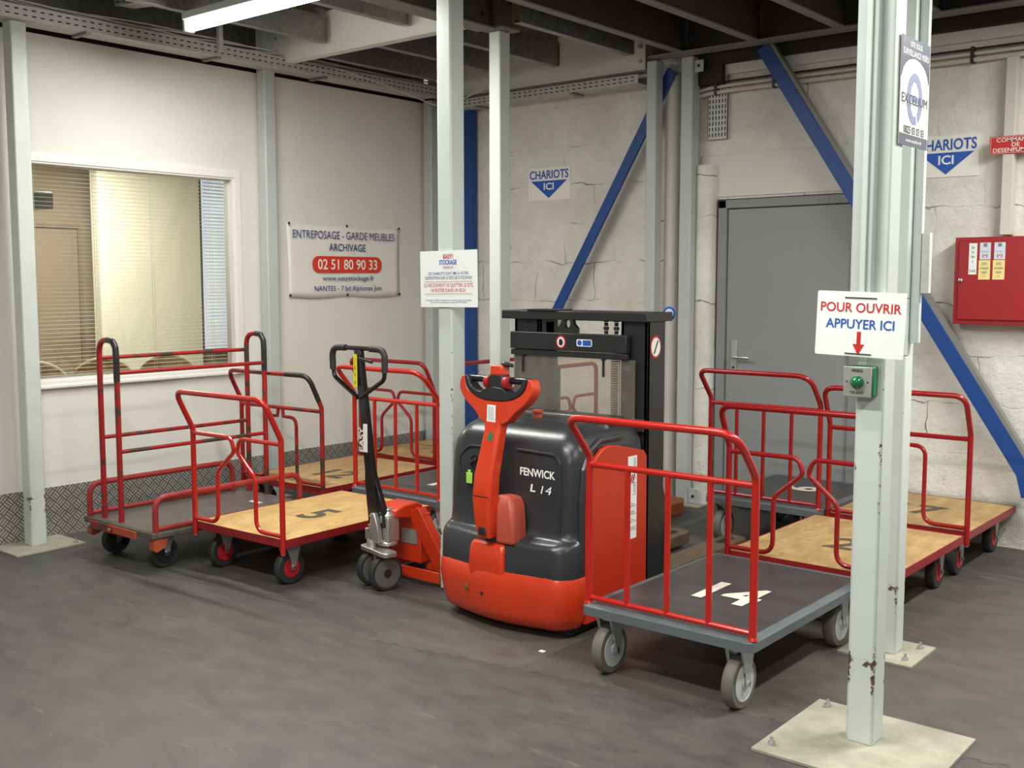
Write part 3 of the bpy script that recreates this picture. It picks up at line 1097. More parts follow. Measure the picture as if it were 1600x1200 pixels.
text('tag_line', "sécurité & vidéo protection", c1 + Zv * (-0.042), U, Z, 0.228, 0.006, 'ink_grey', vs, lift=0.0016)
text('phone_lettering', "0825 03 03 03", c1 + Zv * (-0.119), U, Z, 0.185, 0.024, 'ink_black', vs, bold=0.01, lift=0.0014)
text('web_lettering', "www.excelium.fr", c1 + Zv * (-0.152), U, Z, 0.145, 0.012, 'ink_white', vs, bold=0.01, lift=0.0014)

# notice on the middle column
sg = thing('trolley_notice', (2.68, -2.76, 1.56), "square white notice about the trolleys on the middle column", 'sign')
c2 = Vector((2.680, -2.752, 1.560))
su = Vector((1, 0, 0.012)).normalized(); sv = Vector((-0.012, 0, 1)).normalized()
b = MB(); plate2d(b, rrect(0.375, 0.274, 0.003), c2, su, sv, -0.004, 0)
new_obj('panel', b, 'sign_white', sg)
text('logo_word', "EASY", c2 + sv * 0.106, su, sv, 0.056, 0.018, 'ink_red', sg, bold=0.03)
text('logo_word', "STOCKAGE", c2 + sv * 0.080, su, sv, 0.116, 0.023, 'ink_royal', sg, bold=0.03)
b = MB()
for (x0, y0, x1, y1) in ((-0.032, 0.1175, 0.032, 0.1195), (-0.032, 0.096, -0.030, 0.1195), (0.030, 0.096, 0.032, 0.1195), (-0.032, 0.052, 0.032, 0.054), (-0.032, 0.052, -0.030, 0.064), (0.030, 0.052, 0.032, 0.064)):
    plate2d(b, [(x0, y0), (x1, y0), (x1, y1), (x0, y1)], c2, su, sv, 0.0004, 0.001)
new_obj('logo_frame', b, 'ink_red', sg)
text('logo_caption', "NANTES 7/7", c2 + sv * 0.0585, su, sv, 0.05, 0.006, 'ink_red', sg)
text('blue_text', "LES CHARIOTS SONT MIS À VOTRE\nDISPOSITION SUR LE SITE DE STOCKAGE", c2 + sv * 0.018, su, sv, 0.31, 0.040, 'ink_blue', sg, bold=0.004)
text('red_text', "ILS NE DOIVENT NI QUITTER LE SITE,\nNI RESTER DANS UN BOX", c2 + sv * (-0.043), su, sv, 0.325, 0.042, 'ink_red', sg, bold=0.006)
b = MB()
for yy in (-0.013, -0.072):
    plate2d(b, [(-0.158, yy - 0.0008), (0.158, yy - 0.0008), (0.158, yy + 0.0008), (-0.158, yy + 0.0008)], c2, su, sv, 0.0004, 0.001)
new_obj('red_rules', b, 'ink_red', sg)
text('small_print', "La direction du dépôt vous demande pour votre bon respect des consignes.\nMerci de votre compréhension. L'équipe EASY STOCKAGE", c2 + sv * (-0.109), su, sv, 0.305, 0.020, 'ink_blue', sg)

# banner on the cream wall
bn = thing('storage_banner', (0.01, -1.02, 1.70), "white vinyl storage banner tied to the cream wall", 'banner')
nb = 26
rings = []
ba, bb = -1.590, -0.462
def edge_z(t, top):
    if top:
        return 1.972 - 0.003 * t - 0.010 * math.sin(PI * (t * 2 % 1)) * 1
    return 1.436 - 0.014 * math.sin(PI * (t * 2 % 1))
grid = MB()
nv = 10
vsx = []
for i in range(nb + 1):
    t = i / nb
    for j in range(nv + 1):
        s = j / nv
        z = edge_z(t, False) * (1 - s) + edge_z(t, True) * s
        crease = 0.010 * math.exp(-((t - 0.5) / 0.025) ** 2) * (1 - s * 0.5) + 0.004 * math.sin(t * 9 + s * 4)
        y = ba + (bb - ba) * t + (0.012 * (1 - s) if i == 0 else 0)
        vsx.append((0.010 + crease, y, z))
fs = []
for i in range(nb):
    for j in range(nv):
        a = i * (nv + 1) + j
        fs.append((a, a + nv + 1, a + nv + 2, a + 1))
grid.add(vsx, fs)
bo = new_obj('vinyl_sheet', grid, 'banner', bn, angle=60)
sd = bo.modifiers.new("thickness", 'SOLIDIFY'); sd.thickness = 0.002; sd.offset = -1
BU, BV = Y, Z
bc = Vector((0.021, -1.026, 0))
def bt(name, s, y, z, wd, h, m, bold=0.0):
    return text(name, s, (0.0235, y, z), Y, Z, wd, h, m, bn, bold=bold)
bt('heading', "ENTREPOSAGE - GARDE MEUBLES", -1.035, 1.893, 1.02, 0.058, 'ink_blue')
bt('heading_second', "ARCHIVAGE", -1.02, 1.803, 0.37, 0.055, 'ink_blue', 0.008)
b = MB(); plate2d(b, rrect(0.70, 0.122, 0.058, 8), (0.0230, -1.015, 1.674), Y, Z, -0.0005, 0.0006)
new_obj('red_pill', b, 'ink_vermilion', bn)
bt('phone_number', "02 51 80 90 33", -1.015, 1.674, 0.60, 0.078, 'ink_white', 0.012)
bt('web_address', "www.easystockage.fr", -1.01, 1.566, 0.52, 0.048, 'ink_blue', 0.006)
bt('street_address', "NANTES - 7 bd Alphonse Juin", -1.01, 1.489, 0.68, 0.050, 'ink_blue', 0.006)
for t, top in ((0, 1), (0.5, 1), (1, 1), (0, 0), (0.5, 0), (1, 0)):
    new_obj('eyelet', MB().lathe([(0.010, 0), (0.010, 0.003)], (0.024, ba + (bb - ba) * min(max(t, 0.01), 0.99), (1.966 if top else 1.445)), X, 10), 'black', bn)

# CHARIOTS ICI signs
def chariots(x0, x1, z0, z1, label):
    s = thing('trolley_park_sign', ((x0 + x1) / 2, 0, z0), label, 'sign', 'cream trolley park signs with blue triangle')
    cx = (x0 + x1) / 2; cz = (z0 + z1) / 2; W = x1 - x0; H = z1 - z0
    new_obj('panel', MB().box((x0, -0.006, z0), (x1, -0.001, z1)), 'sign_cream', s, bevel=0.001)
    text('heading', "CHARIOTS", (cx, -0.0065, z1 - 0.054), X, Z, W * 0.93, 0.066, 'ink_royal', s, bold=0.02)
    b = MB(); plate2d(b, [(-W * 0.43, z1 - 0.10 - cz), (0, z0 + 0.016 - cz), (W * 0.43, z1 - 0.10 - cz)], (cx, -0.0065, cz), X, Z, 0, 0.001)
    new_obj('blue_triangle', b, 'ink_royal', s)
    text('ici_lettering', "ICI", (cx, -0.0076, z1 - 0.143), X, Z, W * 0.24, 0.054, 'ink_white', s, bold=0.022)
    return s
chariots(0.976, 1.377, 2.163, 2.412, "cream CHARIOTS ICI sign on the wall beside the blue brace and mast")
chariots(3.945, 4.314, 2.159, 2.402, "cream CHARIOTS ICI sign partly hidden by the video surveillance sign")

# red smoke-vent sign + fire cabinet + vertical conduit
rs = thing('smoke_vent_sign', (4.53, -0.03, 2.27), "small red COMMANDE DE DESENFUMAGE sign above the red cabinet", 'sign')
new_obj('panel', MB().box((4.392, -0.082, 2.262), (4.70, -0.077, 2.362)), 'ink_red', rs, bevel=0.002)
text('lettering', "COMMANDE\nDE\nDESENFUMAGE", (4.532, -0.0825, 2.312), X, Z, 0.24, 0.078, 'ink_white', rs, bold=0.008, line=0.9)
b = MB()
for q in ((-0.148, -0.045, 0.148, -0.0435), (-0.148, 0.0435, 0.148, 0.045), (-0.148, -0.045, -0.1465, 0.045), (0.1465, -0.045, 0.148, 0.045)):
    plate2d(b, [(q[0], q[1]), (q[2], q[1]), (q[2], q[3]), (q[0], q[3])], (4.546, -0.0825, 2.312), X, Z, 0, 0.0008)
new_obj('white_border', b, 'ink_white', rs)
cd = thing('square_conduit', (4.50, -0.04, 1.8), "square cream conduit dropping to the red cabinet", 'conduit')
new_obj('duct', MB().box((4.462, -0.075, 1.81), (4.522, 0.0, 2.80)), 'conduit', cd, bevel=0.004)
fc = thing('fire_cabinet', (4.5, -0.1, 1.30), "red enamel fire control cabinet on the white block wall", 'cabinet')
new_obj('body', MB().box((4.235, -0.115, 1.300), (4.86, -0.0, 1.800)), 'cab_red', fc, bevel=0.004)
dr = new_obj('door', MB().box((4.262, -0.128, 1.328), (4.84, -0.116, 1.780)), 'cab_red', fc, bevel=0.003)
new_obj('lock', MB().lathe([(0.012, 0), (0.012, 0.008), (0.006, 0.010)], (4.278, -0.128, 1.553), NY, 14), 'chrome', dr)
for (x0, z0, x1, z1, mm, nm) in ((4.318, 1.587, 4.362, 1.765, 'sign_white', 'white_label'), (4.377, 1.672, 4.436, 1.767, 'pale_blue', 'grey_label'),
                                 (4.373, 1.558, 4.436, 1.668, 'pale_yellow', 'yellow_label'), (4.455, 1.672, 4.514, 1.767, 'pale_blue', 'grey_label'),
                                 (4.450, 1.558, 4.514, 1.668, 'pale_yellow', 'yellow_label')):
    lb = new_obj(nm, MB().box((x0, -0.1295, z0), (x1, -0.1285, z1)), mm, dr)
    cx = (x0 + x1) / 2
    if mm == 'pale_blue':
        b = MB(); plate2d(b, [(-0.010, -0.010), (0.010, -0.010), (0.010, 0.010), (-0.010, 0.010)], (cx, -0.1297, z1 - 0.014), X, Z, 0, 0.0005)
        new_obj('black_symbol', b, 'ink_grey', dr)
        text('red_symbol', "(•)", (cx, -0.1297, z0 + 0.02), X, Z, 0.030, 0.022, 'ink_red', dr, bold=0.02)
        text('fine_print', "tirer ouvrir", (cx, -0.1297, z0 + 0.045), X, Z, 0.044, 0.007, 'ink_grey', dr)
    elif mm == 'pale_yellow':
        text('fine_print', "NOTICE\nde commande\nmanuelle\n1 : 2", (cx, -0.1297, (z0 + z1) / 2), X, Z, 0.045, 0.085, 'ink_grey', dr)
    else:
        text('fine_print', "Date\nVisa\nNom\nle\n ---\nContrôle", (cx, -0.1297, (z0 + z1) / 2), X, Z, 0.034, 0.15, 'ink_grey', dr)

# ------------------------------------------------------------------ blue bracing
def brace(p, q, wd, label, dep=0.05):
    t = thing('blue_brace', p, label, 'brace', 'blue steel braces on the back wall')
    m = MB()
    d = (Vector(q) - Vector(p)).normalized()
    s = Vector((-d.z, 0, d.x))
    p, q = Vector(p), Vector(q)
    vs_ = []
    for c in (p, q):
        for a, yy in ((-wd / 2, 0), (wd / 2, 0), (wd / 2, dep), (-wd / 2, dep)):
            vs_.append(c + s * a + Vector((0, yy, 0)))
    m.add(vs_, [(0, 1, 2, 3), (7, 6, 5, 4), (0, 4, 5, 1), (1, 5, 6, 2), (2, 6, 7, 3), (3, 7, 4, 0)])
    new_obj('bar', m, 'blue', t, bevel=0.003)
    if dep < 0.04:
        return t
    g = MB()
    vs_ = []
    e_ = 1 if s.x * 1.0 + s.z * 0.2 > 0 else -1
    for c in (p, q):
        for a, yy in ((wd / 2, 0.004), (wd / 2 + 0.022, 0.004), (wd / 2 + 0.022, dep), (wd / 2, dep)):
            vs_.append(c + s * (a * e_) + Vector((0, yy, 0)))
    g.add(vs_, [(0, 1, 2, 3), (7, 6, 5, 4), (0, 4, 5, 1), (1, 5, 6, 2), (2, 6, 7, 3), (3, 7, 4, 0)])
    new_obj('bare_flange', g, 'steel_grey', t)
    return t
b_ = brace((2.32, -0.125, 2.98), (0.62, -0.125, 0.12), 0.078, "blue steel brace rising from behind the mast to the beam", 0.02)
b_ = brace((3.00, -0.145, 3.04), (4.68, -0.145, 0.45), 0.088, "blue steel brace crossing the wall beside the grey door", 0.06)
new_obj('foot_plate', MB().prism([(4.630, 0.45), (4.66, 0.33), (4.80, 0.33), (4.80, 0.44), (4.72, 0.53)], 'y', -0.152, -0.14), 'blue', b_)
new_obj('bolt', MB().lathe([(0.012, 0), (0.012, 0.012)], (4.70, -0.152, 0.43), NY, 6), 'black', b_)
bp_ = thing('blue_post', (0.42, -0.09, 0), "upright blue steel post near the corner of the two walls", 'post')
new_obj('bar', MB().box((0.385, -0.10, 0.0), (0.465, -0.03, 2.90)), 'blue', bp_, bevel=0.003)

# round white downpipe
dp = thing('downpipe', (2.285, -0.07, 0), "thick round white downpipe between the two back columns", 'pipe')
new_obj('pipe', MB().cyl((2.292, -0.052, 0.0), (2.292, -0.052, 2.95), 0.051 + 0.0, 28), 'wall_paint', dp)
new_obj('coupling', MB().cyl((2.292, -0.052, 1.02), (2.292, -0.052, 1.10), 0.0515, 28), 'wall_paint', dp)

# service pipes along the back wall
for i, (zz, r_, lab, mm) in enumerate(((2.872, 0.006, "thin black cable clipped above the wall pipes", 'cable_black'),
                                      (2.846, 0.011, "upper pale pipe running along the block wall", 'conduit'),
                                      (2.812, 0.014, "lower thicker pale pipe running along the block wall", 'conduit'))):
    t = thing('wall_pipe' if mm == 'conduit' else 'wall_cable', (4.0, -0.04, zz), lab, 'pipe' if mm == 'conduit' else 'cable')
    new_obj('run', MB().tube([(2.42, -0.045, zz - 0.03), (2.56, -0.045, zz - 0.008), (2.75, -0.045, zz), (6.4, -0.045, zz)], r_, 8, 0.05), mm, t)
    if i == 1:
        for cx_ in (2.62, 3.04, 4.27):
            new_obj('strap', MB().box((cx_ - 0.01, -0.062, 2.79), (cx_ + 0.01, -0.02, 2.885)), 'black', t, bevel=0.004)

# perforated vertical tray above the door
def perf_tray(mb_panel, holes, org, u, v, n_u, n_v, du, dv, hw, hh, u0, v0, t):
    for i in range(n_u):
        for j in range(n_v):
            plate2d(holes, [(u0 + i * du - hw, v0 + j * dv - hh), (u0 + i * du + hw, v0 + j * dv - hh), (u0 + i * du + hw, v0 + j * dv + hh), (u0 + i * du - hw, v0 + j * dv + hh)], org, u, v, t, t + 0.001)
vt = thing('vertical_cable_tray', (2.625, -0.02, 2.5), "short perforated metal tray hanging on the block wall", 'cable tray')
new_obj('tray', MB().box((2.55, -0.03, 2.50), (2.70, -0.024, 3.1)).box((2.55, -0.03, 2.50), (2.554, 0.0, 3.1)).box((2.696, -0.03, 2.50), (2.70, 0.0, 3.1)), 'galv_dull', vt)
h = MB(); perf_tray(None, h, Vector((2.625, -0.0305, 2.5)), X, Z, 6, 10, 0.0235, 0.037, 0.0035, 0.012, -0.059, 0.03, 0)
o = new_obj('slots', h, 'dark', vt); o['kind'] = 'stuff'

# ------------------------------------------------------------------ cable trays
def ctray(name_label, p, q, side, hgt=0.06, depth=0.20, parent_label='cable tray'):
    """C-shaped perforated tray from p to q (bottom front edge); side = vector to the back"""
    p, q, sdir = Vector(p), Vector(q), Vector(side).normalized()
    t = thing('cable_tray', tuple(p), name_label, 'cable tray', 'perforated galvanised cable trays')
    d = (q - p).normalized(); L = (q - p).length
    m = MB()
    def slab(a0, a1, z0, z1):
        vs_ = []
        for c in (p, q):
            for a, zz in ((a0, z0), (a1, z0), (a1, z1), (a0, z1)):
                vs_.append(c + sdir * a + Vector((0, 0, zz)))
        m.add(vs_, [(0, 1, 2, 3), (7, 6, 5, 4), (0, 4, 5, 1), (1, 5, 6, 2), (2, 6, 7, 3), (3, 7, 4, 0)])
    slab(0, 0.003, 0, hgt); slab(0.003, depth, 0, 0.003); slab(depth - 0.003, depth, 0.003, hgt)
    new_obj('channel', m, 'galv_dull', t)
    hh = MB()
    n = int(L / 0.05)
    for i in range(n):
        for j, zf in enumerate((0.30, 0.72)):
            c = p + d * ((i + 0.5) * 0.05) + Vector((0, 0, hgt * zf)) + sdir * (-0.001)
            plate2d(hh, [(-0.012, -0.0035), (0.012, -0.0035), (0.012, 0.0035), (-0.012, 0.0035)], c, d, Z, -0.0005, 0.0005)
    o = new_obj('slots', hh, 'dark', t)
    o['kind'] = 'stuff'
    for i in range(int(L / 0.9)):
        c = p + d * (0.4 + i * 0.9)
        new_obj('bracket', MB().beam(c + sdir * 0.0 + Vector((0, 0, -0.008)), c + sdir * depth + Vector((0, 0, -0.008)), 0.03, 0.014), 'galv', t)
    return t
T1 = ctray("long perforated tray full of cables over the cream wall", (0.245, -9.0, 3.0), (0.245, -0.25, 3.0), (-1, 0, 0), 0.075, 0.17)
T2 = ctray("perforated tray running along the block wall to the back columns", (0.25, -0.235, 2.90), (2.12, -0.235, 2.90), (0, 1, 0), 0.062, 0.14)
T3 = ctray("perforated tray crossing high up near the fluorescent batten", (0.28, -3.05, 3.17), (0.64, -2.95, 3.17), (0.2, 1, 0), 0.06, 0.12)
cb = thing('cable_bundle', (0.2, -3.0, 3.09), "loose white cables drooping over the long tray", 'cables')
for k in range(5):
    pts = []
    for i in range(36):
        yy = -6.2 + i * 0.17
        pts.append((0.19 + 0.035 * math.sin(i * 0.7 + k * 1.7), yy, 3.088 + 0.006 * k + 0.010 * math.sin(i * 0.45 + k)))
    new_obj('cable', MB().tube(pts, 0.005, 6), 'cable_white', cb)
new_obj('cable', MB().tube([(0.25, -1.3, 3.07), (0.27, -0.9, 3.02), (0.28, -0.5, 2.955), (0.35, -0.3, 2.90), (0.6, -0.25, 2.98), (0.75, -0.25, 3.02)], 0.005, 6, 0.05), 'cable_white', cb)
jb = thing('junction_box', (0.42, -0.3, 2.93), "small white junction box at the tray corner", 'box')
new_obj('body', MB().box((0.43, -0.35, 2.925), (0.485, -0.30, 3.02)), 'sign_white', jb, bevel=0.004)

# ------------------------------------------------------------------ mezzanine steel
def cbeam(name, label, cat, p, q, z0, z1, fw, m, lip=True, grp=None, flip=1):
    """C section beam from p to q (xy), web at the line, flanges towards +side"""
    p, q = Vector((p[0], p[1], 0)), Vector((q[0], q[1], 0))
    d = (q - p).normalized()
    s = Vector((-d.y, d.x, 0)) * flip
    t = thing(name, ((p.x + q.x) / 2, (p.y + q.y) / 2, z0), label, cat, grp)
    mb = MB()
    def slab(a0, a1, zz0, zz1):
        vs_ = []
        for c in (p, q):
            for a, zz in ((a0, zz0), (a1, zz0), (a1, zz1), (a0, zz1)):
                vs_.append(c + s * a + Vector((0, 0, zz)))
        mb.add(vs_, [(0, 1, 2, 3), (7, 6, 5, 4), (0, 4, 5, 1), (1, 5, 6, 2), (2, 6, 7, 3), (3, 7, 4, 0)])
    slab(0, 0.004, z0, z1)
    slab(0.004, fw, z0, z0 + 0.004)
    slab(0.004, fw, z1 - 0.004, z1)
    if lip:
        slab(fw - 0.004, fw, z0 + 0.004, z0 + 0.022)
        slab(fw - 0.004, fw, z1 - 0.022, z1 - 0.004)
    new_obj('profile', mb, m, t, bevel=0.002)
    return t
# painted main beams
cbeam('edge_beam', "galvanised edge beam above the cream partition wall", 'beam', (-0.10, -9.0), (-0.10, -0.05), 3.06, 3.31, 0.06, 'galv', flip=-1)
t = cbeam('main_beam', "white beam lit by the fluorescent batten between two columns", 'beam', (0.11, -1.76), (2.06, -1.76), 3.045, 3.32, 0.075, 'steel_white', grp=None, flip=1)
for zz in (3.12, 3.21):
    new_obj('bolt', MB().lathe([(0.014, 0), (0.014, 0.014)], (0.155, -1.762, zz), NY, 8), 'zinc', t)
t = cbeam('main_beam', "shaded white beam from the wall corner to the back columns", 'beam', (0.17, -0.16), (2.13, -0.16), 3.0, 3.32, 0.07, 'steel_white')
for zz in (3.06, 3.16):
    new_obj('bolt', MB().lathe([(0.014, 0), (0.014, 0.014)], (2.09, -0.162, zz), NY, 8), 'zinc', t)
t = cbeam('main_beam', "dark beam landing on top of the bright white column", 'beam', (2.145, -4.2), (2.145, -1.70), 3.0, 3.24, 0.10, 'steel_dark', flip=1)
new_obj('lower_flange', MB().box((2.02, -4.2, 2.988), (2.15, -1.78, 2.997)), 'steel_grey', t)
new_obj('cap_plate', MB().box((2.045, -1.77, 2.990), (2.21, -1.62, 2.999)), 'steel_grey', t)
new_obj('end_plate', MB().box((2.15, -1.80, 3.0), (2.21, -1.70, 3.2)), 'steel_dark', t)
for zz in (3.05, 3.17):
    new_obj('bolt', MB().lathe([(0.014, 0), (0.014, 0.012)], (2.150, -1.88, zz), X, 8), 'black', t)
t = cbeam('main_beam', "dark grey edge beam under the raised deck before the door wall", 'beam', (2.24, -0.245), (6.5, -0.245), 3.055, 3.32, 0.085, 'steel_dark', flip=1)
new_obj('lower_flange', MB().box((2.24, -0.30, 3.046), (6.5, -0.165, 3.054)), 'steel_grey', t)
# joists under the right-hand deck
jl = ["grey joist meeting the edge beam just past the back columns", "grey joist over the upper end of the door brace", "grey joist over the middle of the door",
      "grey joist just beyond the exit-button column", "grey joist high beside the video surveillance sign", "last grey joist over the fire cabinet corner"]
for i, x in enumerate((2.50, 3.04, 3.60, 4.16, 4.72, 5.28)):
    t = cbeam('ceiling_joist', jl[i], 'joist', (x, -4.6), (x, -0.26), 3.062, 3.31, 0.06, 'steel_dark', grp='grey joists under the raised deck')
    new_obj('lower_flange', MB().box((x - 0.062, -4.6, 3.052), (x + 0.004, -0.26, 3.060)), 'steel_grey', t)
# galvanised joists
for i, (x, y0, y1, z0, lab) in enumerate(((0.72, -3.9, -1.80, 3.105, "galvanised joist ending short of the white beam beside the batten"),
                                        (1.47, -3.9, -1.80, 3.105, "galvanised joist over the far end of the batten"),
                                        (2.20, -1.60, -0.42, 3.05, "dark galvanised joist running from the bright column to the back"),
                                        (1.58, -1.60, -0.42, 3.05, "dark galvanised joist in the bay beyond the bright column"),
                                        (1.00, -1.60, -0.42, 3.08, "shaded galvanised joist in the corner bay"),
                                        (0.45, -1.60, -0.42, 3.08, "shaded galvanised joist nearest the corner"))):
    t = cbeam('galvanised_joist', lab, 'joist', (x, y0), (x, y1), z0, z0 + 0.17, 0.055, 'galv', grp='galvanised joists of the mezzanine')
    new_obj('packer', MB().box((x - 0.05, y1 - 0.06, z0 + 0.17), (x, y1 - 0.01, 3.32)), 'galv', t)
    new_obj('end_cleat', MB().box((x - 0.05, y1 - 0.004, z0 + 0.005), (x + 0.01, y1, z0 + 0.16)), 'galv', t)
# blackened beam against the back wall
t = thing('blackened_beam', (4.4, -0.08, 2.95), "blackened beam along the top of the block wall", 'beam')
new_obj('timber', MB().box((2.42, -0.080, 2.985), (6.5, 0.0, 3.32)), 'blackbeam', t, bevel=0.004)
new_obj('hanger_boards', MB().box((2.42, -0.080, 2.86), (2.68, -0.036, 2.985)), 'blackbeam', t)

# ------------------------------------------------------------------ fluorescent batten in view
fl = thing('fluorescent_batten', (1.55, -2.9, 2.98), "glowing fluorescent batten under the mezzanine", 'lamp')
new_obj('tube', MB().cyl((0.82, -2.9, 2.995), (2.34, -2.9, 2.995), 0.028, 16), 'tube', fl)
new_obj('housing', MB().box((0.80, -2.945, 3.03), (2.36, -2.855, 3.075)), 'sign_white', fl, bevel=0.006)
for xx in (0.805, 2.345):
    new_obj('end_cap', MB().box((xx - 0.012, -2.935, 2.966), (xx + 0.012, -2.865, 3.03)), 'sign_white', fl, bevel=0.006)
f2 = thing('unlit_batten', (0.5, -2.9, 3.15), "slim white batten seen above the perforated cross tray", 'lamp')
new_obj('housing', MB().box((0.60, -2.66, 3.16), (0.66, -2.0, 3.20)), 'sign_white', f2, bevel=0.006)
hs = thing('hanger_strut', (0.40, -2.2, 3.1), "thin galvanised hanger strut behind the long cable tray", 'strut')
new_obj('strut', MB().box((0.25, -2.32, 3.02), (0.28, -2.29, 3.32)), 'galv_dull', hs)

# ------------------------------------------------------------------ trolleys
def wheel_parts(root, x, y, r, tyre, rim, spokes, top, fork='zinc', w=0.045, detail=True):
    """caster with a wheel whose axle runs along local x; returns nothing, adds three parts"""
    wc = (x, y, r)
    q0 = 0.56 if spokes else 0.70
    t = MB().lathe([(r * q0, -w / 2), (r * 0.93, -w / 2), (r * 0.985, -w * 0.36), (r, -w * 0.15), (r, w * 0.15), (r * 0.985, w * 0.36), (r * 0.93, w / 2), (r * q0, w / 2)],
                   wc, X, 32)
    ca = new_obj('caster', MB().box((x - w * 0.9, y - 0.055, top - 0.006), (x + w * 0.9, y + 0.055, top)), fork, root, local=True, bevel=0.002)
    wh = new_obj('wheel', t, tyre, ca, local=True)
    rq = 0.82 if spokes else 1.0
    rm = MB()
    for s in (-1, 1):
        rm.lathe([(r * 0.72 * rq, s * (w / 2 + 0.0015)), (r * 0.66 * rq, s * (w / 2 + 0.003)), (r * 0.60 * rq, s * (w / 2 - 0.006)), (r * 0.25, s * (w / 2 - 0.004)), (r * 0.22, s * (w / 2 + 0.006)), (0.001, s * (w / 2 + 0.006))], wc, X, 28)
        if spokes:
            for k in range(spokes):
                a = 2 * PI * k / spokes
                p0 = Vector((x + s * (w / 2 - 0.003), y + math.cos(a) * r * 0.22, r + math.sin(a) * r * 0.22))
                p1 = Vector((x + s * (w / 2 - 0.003), y + math.cos(a) * r * 0.55, r + math.sin(a) * r * 0.55))
                rm.beam(p0, p1, 0.006, 0.005, up=(1, 0, 0.001))
    new_obj('rim', rm, rim, ca, local=True)
    # pressed fork: two cheeks with a slanting back edge
    fk = MB()
    for s in (-1, 1):
        xx = x + s * (w / 2 + 0.011)
        poly = [(y - 0.048, top), (y + 0.058, top), (y + 0.030, r + 0.045), (y + 0.014, r - 0.012), (y - 0.010, r - 0.012), (y - 0.013, r + 0.04)]
        fk.prism(poly, 'x', xx - 0.0015, xx + 0.0015)
        # flanged edge
        fk.beam((xx - s * 0.004, y - 0.040, top - 0.002), (xx - s * 0.004, y - 0.0115, r + 0.04), 0.010, 0.003, up=(0, 1, 0))
    fk.lathe([(0.034, 0), (0.034, 0.012), (0.020, 0.018)], (x, y, top - 0.022), Z, 18)
    new_obj('fork', fk, fork, ca, local=True)
    ax = MB().cyl((x - w / 2 - 0.02, y, r), (x + w / 2 + 0.02, y, r), 0.007, 8)
    for s in (-1, 1):
        ax.lathe([(0.012, 0), (0.012, 0.008)], (x + s * (w / 2 + 0.013), y, r), (s, 0, 0), 6)
    new_obj('axle', ax, 'chrome', ca, local=True)


def number(root, s, x, y, h, wd, z, m, rot=0.0, name='number_marking'):
    u = Vector((math.cos(rot), math.sin(rot), 0)); v = Vector((-math.sin(rot), math.cos(rot), 0))
    o_ = text(name, s, (x, y, z), u, v, wd, h, m, root, bold=0.028, local=True, lift=0.0008)
    return o_


def trolley_bars(loc, rz, label, W=0.745, L=1.07, red='red_bright', num=None, grp='dark-decked platform trolleys with barred handles'):
    t = thing('platform_trolley', loc, label, 'trolley', grp, rz)
    zt = 0.28; zb = 0.238
    hw = W / 2
    n = MB()
    # bumper ring
    ring_o = rrect(W, L, 0.03); ring_i = rrect(W - 0.075, L - 0.075, 0.008)
    k = len(ring_o)
    zs = []
    vs_ = [(p[0], p[1] + L / 2, zb) for p in ring_o] + [(p[0], p[1] + L / 2, zt - 0.008) for p in ring_o] + \
          [(p[0] * (1 - 0.014 / hw), (p[1]) * (1 - 0.014 / (L / 2)) + L / 2, zt) for p in ring_o] + [(p[0], p[1] + L / 2, zt) for p in ring_i] + [(p[0], p[1] + L / 2, zb) for p in ring_i]
    fs_ = []
    for r_ in range(5):
        for i in range(k):
            j = (i + 1) % k
            a = r_ * k; b = ((r_ + 1) % 5) * k
            fs_.append([a + i, a + j, b + j, b + i])
    n.add(vs_, fs_)
    new_obj('bumper', n, 'bumper', t, local=True)
    new_obj('deck_board', MB().box((-hw + 0.038, 0.038, zb + 0.004), (hw - 0.038, L - 0.038, zt - 0.0015)), 'deck_black', t, local=True)
    hy = 0.034; px = hw - 0.016; r = 0.0145
    top = 1.035; out = -0.150
    pts_ = [(-px, hy, zt - 0.002), (-px, hy, 0.865), (-px + 0.0, hy + out, top), (px, hy + out, top), (px, hy, 0.865), (px, hy, zt - 0.002)]
    hd = new_obj('handle_frame', MB().tube(pts_, r, 12, [0, 0.06, 0.06, 0.09, 0.07, 0], steps=8), red, t, local=True)
    new_obj('cross_rail', MB().tube([(-px, hy, 0.835), (px, hy, 0.835)], 0.0125, 10), red, hd, local=True)
    new_obj('foot_rail', MB().tube([(-px, hy, 0.302), (px, hy, 0.302)], 0.011, 10), red, hd, local=True)
    for q in (-0.5, 0, 0.5):
        new_obj('upright_bar', MB().tube([(px * q, hy, 0.302), (px * q, hy, 0.83)], 0.0115, 10), red, hd, local=True)
    for sx in (-1, 1):
        new_obj('foot_collar', MB().lathe([(0.020, 0), (0.017, 0.006), (0.0145, 0.012)], (sx * px, hy, zt - 0.002), Z, 14), red, hd, local=True)
    for sx in (-1, 1):
        for yy in (0.075, L - 0.12):
            wheel_parts(t, sx * (hw - 0.088), yy, 0.099, 'rubber_grey', 'rim_grey', 0, zb + 0.002, w=0.046)
    if num:
        number(t, *num)
    return t


